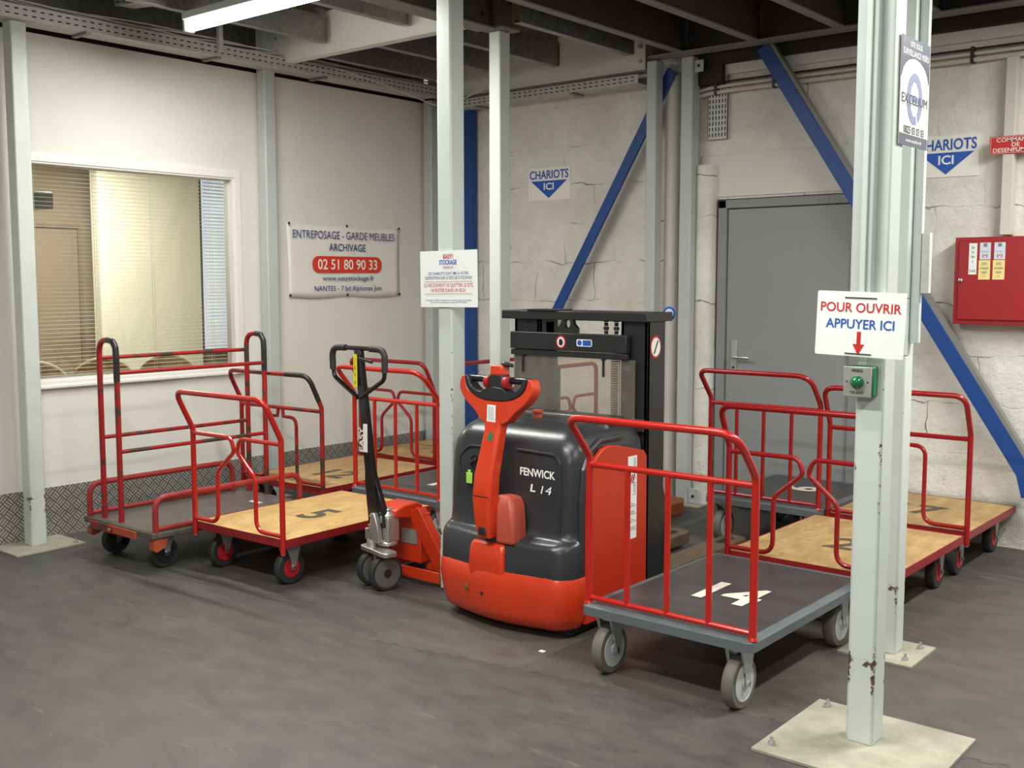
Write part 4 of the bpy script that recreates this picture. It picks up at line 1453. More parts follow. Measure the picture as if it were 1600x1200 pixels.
def trolley_cross(loc, rz, label, W=0.775, L=1.07, red='red_dark', ply='ply_dull', num=None, style='x', grp='red-framed plywood trolleys'):
    t = thing('platform_trolley', loc, label, 'trolley', grp, rz)
    zt = 0.26; zb = 0.218; hw = W / 2
    fr_ = MB()
    fr_.box((-hw, 0, zb), (hw, 0.005, zt)); fr_.box((-hw, L - 0.005, zb), (hw, L, zt))
    fr_.box((-hw, 0.005, zb), (-hw + 0.005, L - 0.005, zt)); fr_.box((hw - 0.005, 0.005, zb), (hw, L - 0.005, zt))
    fr_.box((-hw + 0.005, 0.005, zb), (-hw + 0.035, L - 0.005, zb + 0.005)); fr_.box((hw - 0.035, 0.005, zb), (hw - 0.005, L - 0.005, zb + 0.005))
    fr_.box((-hw + 0.035, L * 0.33, zb), (hw - 0.035, L * 0.33 + 0.03, zb + 0.01)); fr_.box((-hw + 0.035, L * 0.67, zb), (hw - 0.035, L * 0.67 + 0.03, zb + 0.01))
    new_obj('deck_frame', fr_, 'red_frame', t, local=True, bevel=0.0015)
    new_obj('deck_board', MB().box((-hw + 0.006, 0.006, zb + 0.011), (hw - 0.006, L - 0.006, zt - 0.002)), ply, t, local=True)
    hy = 0.0; px = hw - 0.012; r = 0.0145
    top = 0.972; out = -0.105
    pts_ = [(-px, hy, zb - 0.03), (-px, hy, 0.765), (-px, hy + out, top), (px, hy + out, top), (px, hy, 0.765), (px, hy, zb - 0.03)]
    hd = new_obj('handle_frame', MB().tube(pts_, r, 12, [0, 0.05, 0.07, 0.07, 0.05, 0], steps=8), red, t, local=True)
    for s in (-1, 1):
        if style == 'x':
            pl = [(s * px, hy, 0.742), (s * 0.035, hy, 0.742), (s * 0.012, hy, 0.67), (s * 0.155, hy, 0.55), (s * 0.155, hy, 0.278), (s * px, hy, 0.278)]
            fl_ = [0, 0.055, 0.03, 0.07, 0.065, 0]
        else:
            pl = [(s * 0.02, hy, 0.735), (s * 0.03, hy, 0.685), (s * 0.150, hy, 0.685), (s * 0.150, hy, 0.278), (s * px, hy, 0.278)]
            fl_ = [0, 0.0, 0.06, 0.065, 0]
        new_obj('bent_tube', MB().tube(pl, 0.0115, 10, fl_, steps=7), red, hd, local=True)
    if style != 'x':
        new_obj('cross_rail', MB().tube([(-px, hy, 0.742), (px, hy, 0.742)], 0.0125, 10), red, hd, local=True)
    for sx in (-1, 1):
        new_obj('tube_end', MB().cyl((sx * px, hy, zb - 0.036), (sx * px, hy, zb - 0.03), 0.010, 10), 'zinc', hd, local=True)
    for sx in (-1, 1):
        for yy in (0.11, L - 0.12):
            wheel_parts(t, sx * (hw - 0.10), yy, 0.088, 'rubber', 'rim_red', 10, zb, w=0.044)
    if num:
        number(t, *num)
    return t


A = trolley_bars((4.195, -3.222, 0), 0.0, "dark platform trolley numbered 14 beside the red lift truck", num=('14', 0.035, 0.50, 0.26, 0.25, 0.2796, 'stencil_white', 0.0))
H = trolley_bars((1.645, -2.145, 0), 0.0, "dark platform trolley with bright red bars behind the pallet truck handle", W=0.75, L=1.02,
                 num=('16', 0.10, 0.46, 0.26, 0.27, 0.2796, 'stencil_white', 0.0))
D = trolley_bars((3.468, -0.985, 0), 0.0, "dark platform trolley parked against the grey door", W=0.715, L=0.93, red='red_dark',
                 num=('6', 0.0, 0.56, 0.24, 0.15, 0.2796, 'stencil_white', PI / 2))
B = trolley_cross((4.207, -2.012, 0), 0.0, "plywood trolley between the trolley numbered 14 and the wall trolleys", W=0.80, L=1.02, ply='ply_dull',
                  num=('2', 0.0, 0.48, 0.24, 0.15, 0.2583, 'stencil_black', 0.0))
C_ = trolley_cross((4.218, -0.895, 0), 0.0, "plywood trolley pushed to the block wall under the door brace", W=0.775, L=0.86, style='u',
                   num=('17', -0.02, 0.42, 0.26, 0.27, 0.2583, 'stencil_black', 0.0))
E_ = trolley_cross((1.655, -3.268, 0), math.radians(1.5), "yellow plywood trolley numbered 5 with crossed handle tubes", W=0.745, L=1.08, red='red_bright', ply='ply',
                   num=('5', 0.03, 0.53, 0.25, 0.14, 0.2583, 'stencil_black', 0.0))
G_ = trolley_cross((0.735, -2.25, 0), math.radians(2.0), "plywood trolley numbered 12 behind the tall trolley, black scuffed handle", W=0.80, L=1.06, red='red_worn', style='u',
                   num=('12', 0.08, 0.42, 0.26, 0.26, 0.2583, 'stencil_black', 0.0))
gp = 0.40 - 0.012
gpath = MB().path([(-gp, 0, 0.188), (-gp, 0, 0.765), (-gp, -0.105, 0.972), (gp, -0.105, 0.972), (gp, 0, 0.765), (gp, 0, 0.188)], [0, 0.05, 0.07, 0.07, 0.05, 0], 8)
new_obj('black_tube_wear', MB().tube([gpath[18].lerp(gpath[19], 0.78)] + gpath[19:28] + [gpath[27].lerp(gpath[28], 0.75)], 0.0156, 12), 'black', G_, local=True)
I_ = trolley_cross((0.575, -1.06, 0), 0.0, "plywood trolley in the corner by the blue post", W=0.80, L=0.90,
                   num=('11', 0.16, 0.42, 0.26, 0.22, 0.2583, 'stencil_black', 0.0))


def double_trolley(loc, label):
    t = thing('platform_trolley', loc, label, 'trolley', None)
    lx = 0.68; hw = 0.30
    new_obj('deck_frame', MB().box((-0.01, -0.40, 0.255), (0.03, 0.40, 0.27)).box((0, -hw, 0.238), (lx, hw, 0.27)), 'red_frame', t, local=True, bevel=0.002)
    new_obj('deck_board', MB().box((0.006, -hw + 0.006, 0.271), (lx - 0.006, hw - 0.006, 0.28)), 'ply_dull', t, local=True)
    for xx, s0, hw in ((0.0, -1, 0.40), (lx, 1, 0.30)):
        p_ = [(xx, -hw + 0.012, 0.21), (xx, -hw + 0.012, 0.775), (xx + s0 * 0.0, -hw + 0.012, 0.975), (xx, hw - 0.012, 0.975), (xx, hw - 0.012, 0.775), (xx, hw - 0.012, 0.21)]
        hd = new_obj('handle_frame', MB().tube(p_, 0.0145, 10, [0, 0, 0.06, 0.06, 0, 0]), 'red_dark', t, local=True)
        for s in (-1, 1):
            pl = [(xx, s * (hw - 0.012), 0.76), (xx, s * 0.035, 0.76), (xx, s * 0.012, 0.68), (xx, s * 0.15, 0.565), (xx, s * 0.15, 0.295), (xx, s * (hw - 0.012), 0.295)]
            new_obj('bent_tube', MB().tube(pl, 0.0115, 8, [0, 0.055, 0.03, 0.07, 0.065, 0]), 'red_dark', hd, local=True)
    hw = 0.30
    for xx in (0.1, lx - 0.1):
        for yy in (-hw + 0.09, hw - 0.09):
            wheel_parts(t, xx, yy, 0.085, 'rubber', 'rim_red', 0, 0.238, w=0.044)
    return t
K_ = double_trolley((1.22, -0.68, 0), "dull red trolley with crossed tubes seen through the mast guard")


# ---- tall divider trolley on the far side
def tall_trolley(loc, rz, label):
    t = thing('panel_trolley', loc, label, 'trolley', None, rz)
    W, L = 0.68, 1.05
    hw = W / 2; zt = 0.217
    new_obj('deck_board', MB().box((-hw + 0.03, 0.02, zt - 0.02), (hw - 0.03, L - 0.02, zt)), 'deck_brown', t, local=True)
    bm_ = MB()
    bm_.box((-hw - 0.01, -0.01, zt - 0.03), (hw + 0.01, 0.022, zt + 0.004)); bm_.box((-hw - 0.01, L - 0.022, zt - 0.03), (hw + 0.01, L + 0.01, zt + 0.004))
    bm_.box((-hw - 0.01, 0.022, zt - 0.03), (-hw + 0.02, L - 0.022, zt + 0.003)); bm_.box((hw - 0.02, 0.022, zt - 0.03), (hw + 0.01, L - 0.022, zt + 0.003))
    new_obj('bumper', bm_, 'bumper_old', t, local=True, bevel=0.006)
    eb_ = MB().box((-hw + 0.12, -0.022, zt - 0.048), (hw - 0.14, -0.011, zt - 0.006))
    new_obj('end_angle', eb_, 'rust_orange', t, local=True, bevel=0.002)
    new_obj('end_bracket', MB().box((-0.265, -0.030, zt - 0.048), (-0.03, -0.023, zt - 0.002)), 'red_worn', t, local=True, bevel=0.002)
    for xx in (-0.255, -0.045):
        new_obj('bolt', MB().lathe([(0.009, 0), (0.009, 0.006)], (xx, -0.030, zt - 0.026), NY, 8), 'zinc', t, local=True)
    for sx in (-1, 1):
        new_obj('corner_bracket', MB().prism([(0.004, zt - 0.032), (0.09, zt - 0.032), (0.075, zt - 0.085), (0.02, zt - 0.105), (0.004, zt - 0.095)], 'x', sx * (hw - 0.0), sx * (hw - 0.05)), 'rust_orange', t, local=True, bevel=0.003)
    # hoops: each a narrow inverted U, front and rear
    x1, x2 = -0.235, -0.060
    hoops = []
    for yy, nm in ((0.055, 'hoop'), (L + 0.0, 'hoop')):
        hp_ = MB().tube([(x1, yy, zt - 0.04), (x1, yy, 1.225), (x2, yy, 1.225), (x2, yy, zt - 0.04)], 0.0155, 12, [0, 0.082, 0.082, 0], steps=10)
        o_ = new_obj('hoop', hp_, 'red_worn', t, local=True)
        hoops.append(o_)
    # the black-wrapped side of each hoop
    for yy in (0.055, L):
        new_obj('black_sleeve', MB().tube([((x1 + x2) / 2 + 0.01, yy, 1.225), (x2 - 0.03, yy, 1.220), (x2 - 0.004, yy, 1.185), (x2, yy, 1.13), (x2, yy, 1.00)], 0.0172, 12, 0.02, steps=6), 'black', t, local=True)
    for xx, zs in ((x1, (1.122, 0.675)), (x2, (1.047, 0.608))):
        for zz in zs:
            new_obj('side_rail', MB().tube([(xx, 0.055, zz), (xx, L, zz)], 0.0115, 10), 'red_worn', t, local=True)
    for sx in (-1, 1):
        xx = sx * (hw - 0.008)
        new_obj('low_guard', MB().tube([(xx, 0.02, zt), (xx, 0.02, 0.405), (xx, L - 0.06, 0.405), (xx, L - 0.06, zt)], 0.0165, 10, [0, 0.075, 0.075, 0], steps=8), 'red_old', t, local=True)
        new_obj('low_rail', MB().tube([(xx, 0.02, zt + 0.02), (xx, L - 0.06, zt + 0.02)], 0.013, 10), 'red_old', t, local=True)
        for yy in (0.12, L - 0.14):
            wheel_parts(t, sx * (hw - 0.10), yy, 0.082, 'rubber', 'dark', 0, zt - 0.03, w=0.042)
    new_obj('chalk_mark', MB().box((0.02, L - 0.20, zt + 0.0002), (0.12, L - 0.17, zt + 0.001)), 'stencil_white', t, local=True)
    return t
F_ = tall_trolley((0.900, -3.50, 0), 0.0, "worn brown-decked trolley with two tall red hoops by the wall column")

# ------------------------------------------------------------------ hand pallet truck
pj = thing('pallet_truck', (2.30, -2.85, 0), "orange hand pallet truck with upright black handle", 'pallet truck')
PX = 2.335
hy = -2.93
# fork frame
fkm = MB()
for s in (-1, 1):
    x0, x1 = (PX + s * 0.235, PX + s * 0.085)
    fkm.box((x0, -2.66, 0.055), (x1, -1.62, 0.090))
    fkm.prism([(x0, -1.62), (x1, -1.62), (x1 + s * 0.03, -1.54), (x0 - s * 0.03, -1.54)], 'z', 0.055, 0.085)
new_obj('fork_frame', fkm, 'orange', pj, bevel=0.006)
hb = MB()
hb.box((PX - 0.11, -2.72, 0.10), (PX + 0.11, -2.64, 0.36))
new_obj('battery_box', hb, 'orange', pj, bevel=0.008)
new_obj('rating_plate', MB().box((PX - 0.02, -2.726, 0.20), (PX + 0.09, -2.721, 0.275)), 'brushed', pj)
yk = MB()
yk.prism([(-2.86, 0.395), (-2.80, 0.415), (-2.70, 0.418), (-2.66, 0.395), (-2.66, 0.34), (-2.72, 0.335), (-2.86, 0.36)], 'x', PX - 0.075, PX + 0.075)
new_obj('head_bracket', yk, 'orange', pj, bevel=0.008)
for s in (-1, 1):
    ar = MB()
    p_ = Vector((PX + s * 0.085, -2.745, 0.385)); q_ = Vector((PX + s * 0.245, -2.70, 0.085))
    ar.beam(p_, q_, 0.010, 0.085, up=(s * 1.0, 0, 0.5))
    ar.beam(p_ + Vector((0, 0.045, 0.0)), q_ + Vector((0, 0.045, 0)), 0.085, 0.010, up=(s * 1.0, 0, 0.5))
    new_obj('sloping_arm', ar, 'orange', pj, bevel=0.003)
new_obj('cross_tie', MB().beam((PX - 0.24, -2.765, 0.065), (PX + 0.285, -2.765, 0.065), 0.01, 0.055), 'orange', pj, bevel=0.002)
# pump
pm = MB()
pm.lathe([(0.052, 0), (0.052, 0.02), (0.040, 0.03), (0.040, 0.10), (0.046, 0.12), (0.046, 0.16), (0.03, 0.17), (0.03, 0.19)], (PX + 0.015, -2.86, 0.215), Z, 24)
pm.box((PX - 0.03, -2.90, 0.235), (PX + 0.062, -2.82, 0.365))
pm.box((PX - 0.085, -2.925, 0.24), (PX - 0.02, -2.865, 0.30))
pm.prism([(PX - 0.045, 0.30), (PX - 0.02, 0.235), (PX + 0.03, 0.235), (PX + 0.02, 0.32), (PX - 0.005, 0.385), (PX - 0.03, 0.385)], 'y', -2.935, -2.905)
pump = new_obj('hydraulic_pump', pm, 'alu', pj, bevel=0.006)
sp_ = MB()
sp_.lathe([(0.018, 0), (0.018, 0.03), (0.026, 0.034), (0.026, 0.048), (0.016, 0.052), (0.022, 0.056), (0.022, 0.066), (0.010, 0.07), (0.010, 0.10), (0.015, 0.11), (0.008, 0.125)], (PX - 0.055, -2.90, 0.25), Z, 18)
new_obj('pump_piston', sp_, 'chrome', pump)
new_obj('pump_valve', MB().lathe([(0.03, 0), (0.03, 0.04), (0.024, 0.05)], (PX - 0.055, -2.90, 0.20), Z, 18), 'alu', pump)
rot = Matrix.Translation((PX + 0.0, -2.90, 0)) @ Matrix.Rotation(math.radians(-14), 4, 'Z') @ Matrix.Translation((-PX, 2.90, 0))
sm_ = MB(); sm_.M = rot
plate2d(sm_, rrect(0.262, 0.085, 0.03), (PX + 0.012, -2.915, 0.183), X, Y, 0, 0.024)
new_obj('steering_plate', sm_, 'alu', pj, bevel=0.004)
new_obj('plate_bolt', MB().lathe([(0.007, 0), (0.007, 0.004)], (PX - 0.01, -2.945, 0.197), NY, 8), 'black', pj)
for s in (-1, 1):
    wx = s * 0.062
    tw = MB(); tw.M = rot
    c_ = (PX + wx, -2.905, 0.090)
    r = 0.09; w_ = 0.046
    tw.lathe([(r * 0.80, -w_ / 2), (r * 0.95, -w_ / 2), (r, -w_ * 0.3), (r, w_ * 0.3), (r * 0.95, w_ / 2), (r * 0.80, w_ / 2)], c_, X, 32)
    wh = new_obj('steering_wheel', tw, 'rubber', pj)
    rm = MB(); rm.M = rot
    rm2 = MB(); rm2.M = rot
    for sd_ in (-1, 1):
        rm.lathe([(r * 0.81, sd_ * (w_ / 2 + 0.001)), (r * 0.74, sd_ * (w_ / 2 + 0.002)), (r * 0.70, sd_ * (w_ / 2 - 0.012)), (r * 0.3, sd_ * (w_ / 2 - 0.010)), (r * 0.28, sd_ * (w_ / 2 - 0.002)), (0.001, sd_ * (w_ / 2 - 0.002))], c_, X, 28)
        for k in range(8):
            a = 2 * PI * k / 8 + 0.2
            p0 = Vector((c_[0] + sd_ * (w_ / 2 - 0.009), c_[1] + math.cos(a) * r * 0.27, c_[2] + math.sin(a) * r * 0.27))
            p1 = Vector((c_[0] + sd_ * (w_ / 2 - 0.009), c_[1] + math.cos(a) * r * 0.72, c_[2] + math.sin(a) * r * 0.72))
            rm2.beam(p0, p1, 0.006, 0.012, up=(1, 0, 0.001))
    new_obj('rim', rm, 'alu_dark', wh)
    new_obj('spokes', rm2, 'chrome', wh)
    hbm = MB(); hbm.M = rot
    hbm.cyl((PX + wx - w_ / 2 - 0.004, -2.905, 0.09), (PX + wx + w_ / 2 + 0.004, -2.905, 0.09), r * 0.24, 16)
    new_obj('hub', hbm, 'black', wh)
nk = MB(); nk.M = rot; nk.box((PX - 0.012, -2.93, 0.09), (PX + 0.012, -2.88, 0.19))
new_obj('wheel_yoke', nk, 'alu', pj)
for s in (-1, 1):
    new_obj('load_roller', MB().cyl((PX + s * 0.16 - 0.035, -1.75, 0.036), (PX + s * 0.16 + 0.035, -1.75, 0.036), 0.036, 18), 'rubber', pj)
# handle: shaft in x-z with slight lean, loop
sh = MB()
sx0, sx1 = PX - 0.055, PX - 0.100      # bottom / top x
Hy0, Hy1 = -2.87, -2.93
def shaft_ring(z, cx, cy, wx, wy):
    return [(cx - wx, cy - wy, z), (cx + wx, cy - wy, z), (cx + wx, cy + wy, z), (cx - wx, cy + wy, z)]
sh.loft([shaft_ring(0.30, PX - 0.035, -2.885, 0.040, 0.020), shaft_ring(0.52, PX - 0.055, -2.895, 0.034, 0.020), shaft_ring(0.60, PX - 0.060, -2.90, 0.026, 0.018),
         shaft_ring(1.13, PX - 0.095, -2.93, 0.024, 0.014), shaft_ring(1.215, PX - 0.10, -2.935, 0.024, 0.014)])
hnd = new_obj('handle_shaft', sh, 'black_gloss', pj, bevel=0.004)
hx = PX - 0.100
lp = [(hx, -2.935, 0.955), (hx - 0.165, -2.935, 1.055), (hx - 0.19, -2.94, 1.20), (hx - 0.165, -2.94, 1.218), (hx + 0.165, -2.94, 1.218), (hx + 0.19, -2.94, 1.20), (hx + 0.165, -2.935, 1.055), (hx, -2.935, 0.955)]
lp = [(hx - 0.01, -2.935, 0.965), (hx - 0.185, -2.937, 1.065), (hx - 0.195, -2.94, 1.215), (hx + 0.195, -2.94, 1.215), (hx + 0.185, -2.937, 1.065), (hx + 0.01, -2.935, 0.965)]
gs = MB().prism([(PX - 0.02, 0.31), (PX + 0.045, 0.31), (PX + 0.035, 0.40), (PX - 0.03, 0.56), (PX - 0.05, 0.56)], 'y', -2.905, -2.875)
new_obj('shaft_gusset', gs, 'black_gloss', hnd, bevel=0.003)
new_obj('handle_loop', MB().tube(lp, 0.0115, 12, [0, 0.045, 0.05, 0.05, 0.045, 0], steps=8), 'black_gloss', hnd)
for s in (-1, 1):
    new_obj('hand_grip', MB().tube([(hx + s * 0.09, -2.94, 1.215), (hx + s * 0.194, -2.94, 1.213), (hx + s * 0.190, -2.939, 1.10)], 0.0165, 12, [0, 0.05, 0], steps=8), 'rubber', hnd)
new_obj('control_lever', MB().beam((hx + 0.02, -2.955, 1.165), (hx + 0.12, -2.955, 1.15), 0.012, 0.014), 'black', hnd, bevel=0.003)
zt_ = Vector((0.045, 0.0, 1)).normalized()
ys = MB(); plate2d(ys, [(-0.013, -0.05), (0.013, -0.05), (0.013, 0.115), (-0.013, 0.115)], (hx - 0.008, -2.951, 1.07), X, Z, 0, 0.002)
new_obj('yellow_sticker', ys, 'yellow', hnd)
text('warning_print', "!\nA\n=\no", (hx - 0.008, -2.9535, 1.10), X, Z, 0.014, 0.13, 'ink_black', hnd)
ws = MB(); plate2d(ws, [(0.0, -0.068), (0.028, -0.068), (0.028, 0.075), (0.0, 0.075)], (hx + 0.028, -2.935, 0.76), X, Z, 0.0, 0.003)
new_obj('grey_sticker', ws, 'sign_cream', hnd)
text('shaft_lettering', "EASY", (hx + 0.014, -2.936, 0.755), Z, (-1, 0, 0), 0.125, 0.034, 'ink_white', hnd, bold=0.02)

# ------------------------------------------------------------------ powered stacker (lift truck)
st = thing('lift_truck', (3.225, -2.7, 0), "orange-red and black pedestrian lift truck with short mast", 'lift truck')
SX = 3.214

def section(z, hw, yf, yb, rc, bulge=0.0, n=9, nb=8, rcb=0.02):
    """closed ring: back straight, sides, rounded front with optional bulge"""
    pts = []
    pts.append((SX - hw, yb, z)); 
    # left side going to the front
    for k in range(n + 1):
        a = PI + (PI / 2) * k / n
        pts.append((SX - hw + rc + rc * math.cos(a), yf + rc + rc * math.sin(a), z))
    for k in range(1, nb):
        t = k / nb
        x_ = SX - hw + rc + (2 * hw - 2 * rc) * t
        pts.append((x_, yf - bulge * math.sin(PI * t), z))
    for k in range(n + 1):
        a = 1.5 * PI + (PI / 2) * k / n
        pts.append((SX + hw - rc + rc * math.cos(a), yf + rc + rc * math.sin(a), z))
    pts.append((SX + hw, yb, z))
    return pts

ch = MB().loft([section(0.035, 0.345, -2.985, -2.90, 0.10, 0.035), section(0.055, 0.372, -3.012, -2.895, 0.12, 0.04), section(0.10, 0.388, -3.03, -2.89, 0.13, 0.042),
                section(0.20, 0.394, -3.038, -2.885, 0.12, 0.042), section(0.265, 0.390, -3.036, -2.885, 0.12, 0.042), section(0.28, 0.384, -3.028, -2.885, 0.115, 0.04), section(0.284, 0.34, -3.0, -2.885, 0.10, 0.03)])
new_obj('chassis', ch, 'orange', st, angle=50)
new_obj('chassis_rear', MB().box((SX - 0.388, -2.90, 0.05), (SX + 0.36, -2.41, 0.29)), 'orange', st, bevel=0.02)
new_obj('undertray', MB().box((SX - 0.33, -2.93, 0.012), (SX + 0.34, -2.42, 0.049)), 'dark', st)
hd_ = MB().loft([section(0.275, 0.386, -3.028, -2.42, 0.11, 0.038), section(0.385, 0.386, -3.022, -2.42, 0.11, 0.034), section(0.408, 0.384, -3.012, -2.42, 0.11, 0.032), section(0.423, 0.382, -2.992, -2.42, 0.10, 0.028),
                 section(0.428, 0.380, -2.972, -2.42, 0.09, 0.018), section(0.440, 0.379, -2.956, -2.42, 0.085, 0.010), section(0.470, 0.378, -2.948, -2.42, 0.08, 0.006), section(0.60, 0.376, -2.945, -2.42, 0.08, 0.005), section(0.76, 0.370, -2.938, -2.42, 0.08, 0.004),
                 section(0.815, 0.364, -2.928, -2.42, 0.085, 0.003), section(0.855, 0.350, -2.905, -2.42, 0.085, 0.002), section(0.885, 0.330, -2.872, -2.42, 0.08, 0.001), section(0.905, 0.306, -2.83, -2.42, 0.07, 0.0),
                 section(0.918, 0.280, -2.77, -2.42, 0.05, 0.0), section(0.922, 0.262, -2.66, -2.42, 0.04, 0.0)])
hood = new_obj('hood', hd_, 'hood', st, angle=60)
# fill behind the hood to the mast
new_obj('rear_cowl', MB().box((SX - 0.37, -2.60, 0.30), (SX + 0.366, -2.42, 0.84)), 'hood', st, bevel=0.03, seg=4)
# centre block of the chassis that rises between the two hood halves
cbk = MB()
def ring_cb(z, hw_, y0):
    return [(SX - 0.02 - hw_, -2.90, z), (SX - 0.02 - hw_, y0 + 0.01, z), (SX - 0.02 - hw_ + 0.01, y0, z), (SX - 0.02 + hw_ - 0.01, y0, z), (SX - 0.02 + hw_, y0 + 0.01, z), (SX - 0.02 + hw_, -2.90, z)]
cbk.loft([ring_cb(0.12, 0.10, -3.050), ring_cb(0.22, 0.106, -3.066), ring_cb(0.29, 0.102, -3.080), ring_cb(0.36, 0.098, -3.076), ring_cb(0.388, 0.096, -3.066), ring_cb(0.398, 0.088, -3.05)])
new_obj('nose_block', cbk, 'orange', st, bevel=0.008, seg=3)
new_obj('tow_hole', MB().lathe([(0.008, 0), (0.008, 0.002)], (SX - 0.04, -3.0765, 0.165), NY, 12), 'dark', st)
new_obj('worn_spot', MB().lathe([(0.014, 0), (0.012, 0.001)], (SX - 0.135, -3.073, 0.180), NY, 9), 'brass', st)
# recessed front panel of the hood, outlined by a raised lip
lip = MB()
for s, x0, x1 in ((1, 0.075, 0.262),):
    pl_ = [(SX + 0.05, -2.938, 0.805), (SX + 0.265, -2.938, 0.800), (SX + 0.292, -2.940, 0.765), (SX + 0.298, -2.945, 0.60), (SX + 0.298, -2.948, 0.47)]
    lip.tube(pl_, 0.0065, 8, [0, 0.03, 0.03, 0.0, 0], steps=6)
new_obj('moulded_lip', lip, 'hood', hood)
lip = MB().tube([(SX - 0.06, -2.938, 0.800), (SX - 0.235, -2.938, 0.795), (SX - 0.295, -2.938, 0.74), (SX - 0.285, -2.942, 0.66), (SX - 0.215, -2.944, 0.615), (SX - 0.06, -2.945, 0.612)], 0.0065, 8, [0, 0.05, 0.05, 0.05, 0.04, 0], steps=6)
new_obj('moulded_lip', lip, 'hood', hood)
ig = new_obj('key_switch', MB().lathe([(0.040, 0), (0.040, 0.004), (0.032, 0.007), (0.030, 0.003), (0.001, 0.003)], (SX - 0.185, -2.945, 0.725), NY, 22), 'black', hood)
new_obj('key', MB().box((SX - 0.210, -2.971, 0.719), (SX - 0.192, -2.948, 0.731)).box((SX - 0.185, -2.968, 0.725), (SX - 0.170, -2.948, 0.742)), 'black', ig, bevel=0.002)
new_obj('key_tag', MB().box((SX - 0.228, -2.968, 0.625), (SX - 0.193, -2.962, 0.675)).box((SX - 0.219, -2.967, 0.675), (SX - 0.202, -2.963, 0.688)), 'lime', ig, bevel=0.003)
text('brand_lettering', "FENWICK", (SX + 0.172, -2.942, 0.712), (1, 0, -0.012), Z, 0.195, 0.036, 'ink_white', hood, bold=0.025, lift=0.004)
text('model_letter', "L", (SX + 0.148, -2.945, 0.645), X, Z, 0.030, 0.034, 'ink_white', hood, bold=0.03, lift=0.004, shear=0.15)
text('model_number', "14", (SX + 0.222, -2.945, 0.643), X, Z, 0.060, 0.036, 'ink_white', hood, bold=-0.002, lift=0.004, shear=0.2)
# straps and knob on the lid
new_obj('rear_rail', MB().box((SX - 0.30, -2.60, 0.905), (SX + 0.33, -2.575, 0.93)), 'alu', st, bevel=0.003)
new_obj('lid_knob', MB().lathe([(0.022, 0), (0.022, 0.03), (0.028, 0.032), (0.028, 0.042), (0.02, 0.044)], (SX - 0.02, -2.70, 0.912), Z, 12), 'orange_cover', st)
for cx_ in (-0.05, 0.10):
    arc_ = [(SX + cx_ - 0.055, -2.70, 0.918), (SX + cx_ - 0.075, -2.76, 0.912), (SX + cx_ - 0.065, -2.815, 0.897), (SX + cx_ - 0.02, -2.815, 0.900), (SX + cx_ + 0.03, -2.76, 0.914), (SX + cx_ + 0.045, -2.70, 0.920)]
    new_obj('lid_strap', MB().tube(arc_, 0.0025, 6, 0.03), 'black', hood)
# side panel
pan = [(-2.885, 0.06), (-2.885, 0.58), (-2.862, 0.714), (-2.812, 0.787), (-2.765, 0.818), (-2.715, 0.830), (-2.63, 0.818), (-2.43, 0.775), (-2.405, 0.745), (-2.40, 0.06)]
sp1 = new_obj('side_panel', MB().prism(pan, 'x', SX + 0.37, SX + 0.392), 'orange_panel', st, bevel=0.005)
new_obj('panel_label', MB().prism([(-2.573, 0.375), (-2.490, 0.375), (-2.497, 0.762), (-2.545, 0.762)] and [(-2.565, 0.378), (-2.492, 0.378), (-2.492, 0.760), (-2.565, 0.760)], 'x', SX + 0.3925, SX + 0.3933), 'sign_white', sp1)
text('panel_lettering', "Linde Occasion", (SX + 0.3940, -2.515, 0.665), (0, 0, 1), (0, -1, 0), 0.17, 0.026, 'ink_grey', sp1, lift=0.0)
b = MB()
for i, mm in enumerate((0, 1, 2)):
    plate2d(b, [(i * 0.017 - 0.022, -0.012), (i * 0.017 - 0.012, -0.012), (i * 0.017 + 0.004, 0.03), (i * 0.017 - 0.006, 0.03)], (SX + 0.3936, -2.545, 0.645), Y, Z, 0, 0.0006)
new_obj('panel_logo', b, 'ink_red', sp1)
for i, s_ in enumerate(("Nord\n02 40 53 91 03", "OUEST\n02 40 84 92 32", "Paris\n01 60 12 17 40", "Atelier de RC\n02 40 54 30 02")):
    text('phone_print', s_, (SX + 0.3936, -2.528, 0.535 - i * 0.036), Y, Z, 0.058, 0.018, 'ink_black', sp1)
new_obj('side_strip', MB().tube([(SX + 0.374, -2.897, 0.30), (SX + 0.374, -2.897, 0.60), (SX + 0.370, -2.876, 0.735), (SX + 0.360, -2.822, 0.815), (SX + 0.355, -2.74, 0.850), (SX + 0.355, -2.58, 0.850)], 0.016, 8, 0.03), 'hood', st)

# mast
my = -2.40
def upright(x0, x1, nm):
    m_ = MB()
    m_.box((x0, my, 0.05), (x1, my + 0.02, 1.365))
    m_.box((x0, my, 0.05), (x0 + 0.018, my + 0.15, 1.365))
    m_.box((x1 - 0.018, my, 0.05), (x1, my + 0.15, 1.365))
    return new_obj(nm, m_, 'black', st, bevel=0.002)
upright(SX - 0.405, SX - 0.245, 'mast_upright')
upright(SX + 0.238, SX + 0.385, 'mast_upright')
for s, x0 in ((-1, SX - 0.30), (1, SX + 0.245)):
    new_obj('inner_rail', MB().box((x0, my + 0.05, 0.06), (x0 + 0.055, my + 0.12, 1.35)), 'black', st, bevel=0.003)
new_obj('top_beam', MB().box((SX - 0.468, my - 0.03, 1.362), (SX + 0.395, my + 0.20, 1.405)), 'black', st, bevel=0.004)
new_obj('top_flap', MB().box((SX - 0.30, my - 0.035, 1.405), (SX - 0.12, my + 0.1, 1.412)), 'black', st)
cbm = new_obj('cross_beam', MB().box((SX - 0.395, my - 0.05, 1.215), (SX + 0.30, my - 0.015, 1.300)), 'black', st, bevel=0.004)
new_obj('cross_beam_lip', MB().box((SX - 0.395, my - 0.045, 1.185), (SX + 0.30, my - 0.02, 1.212)), 'black', cbm, bevel=0.003)
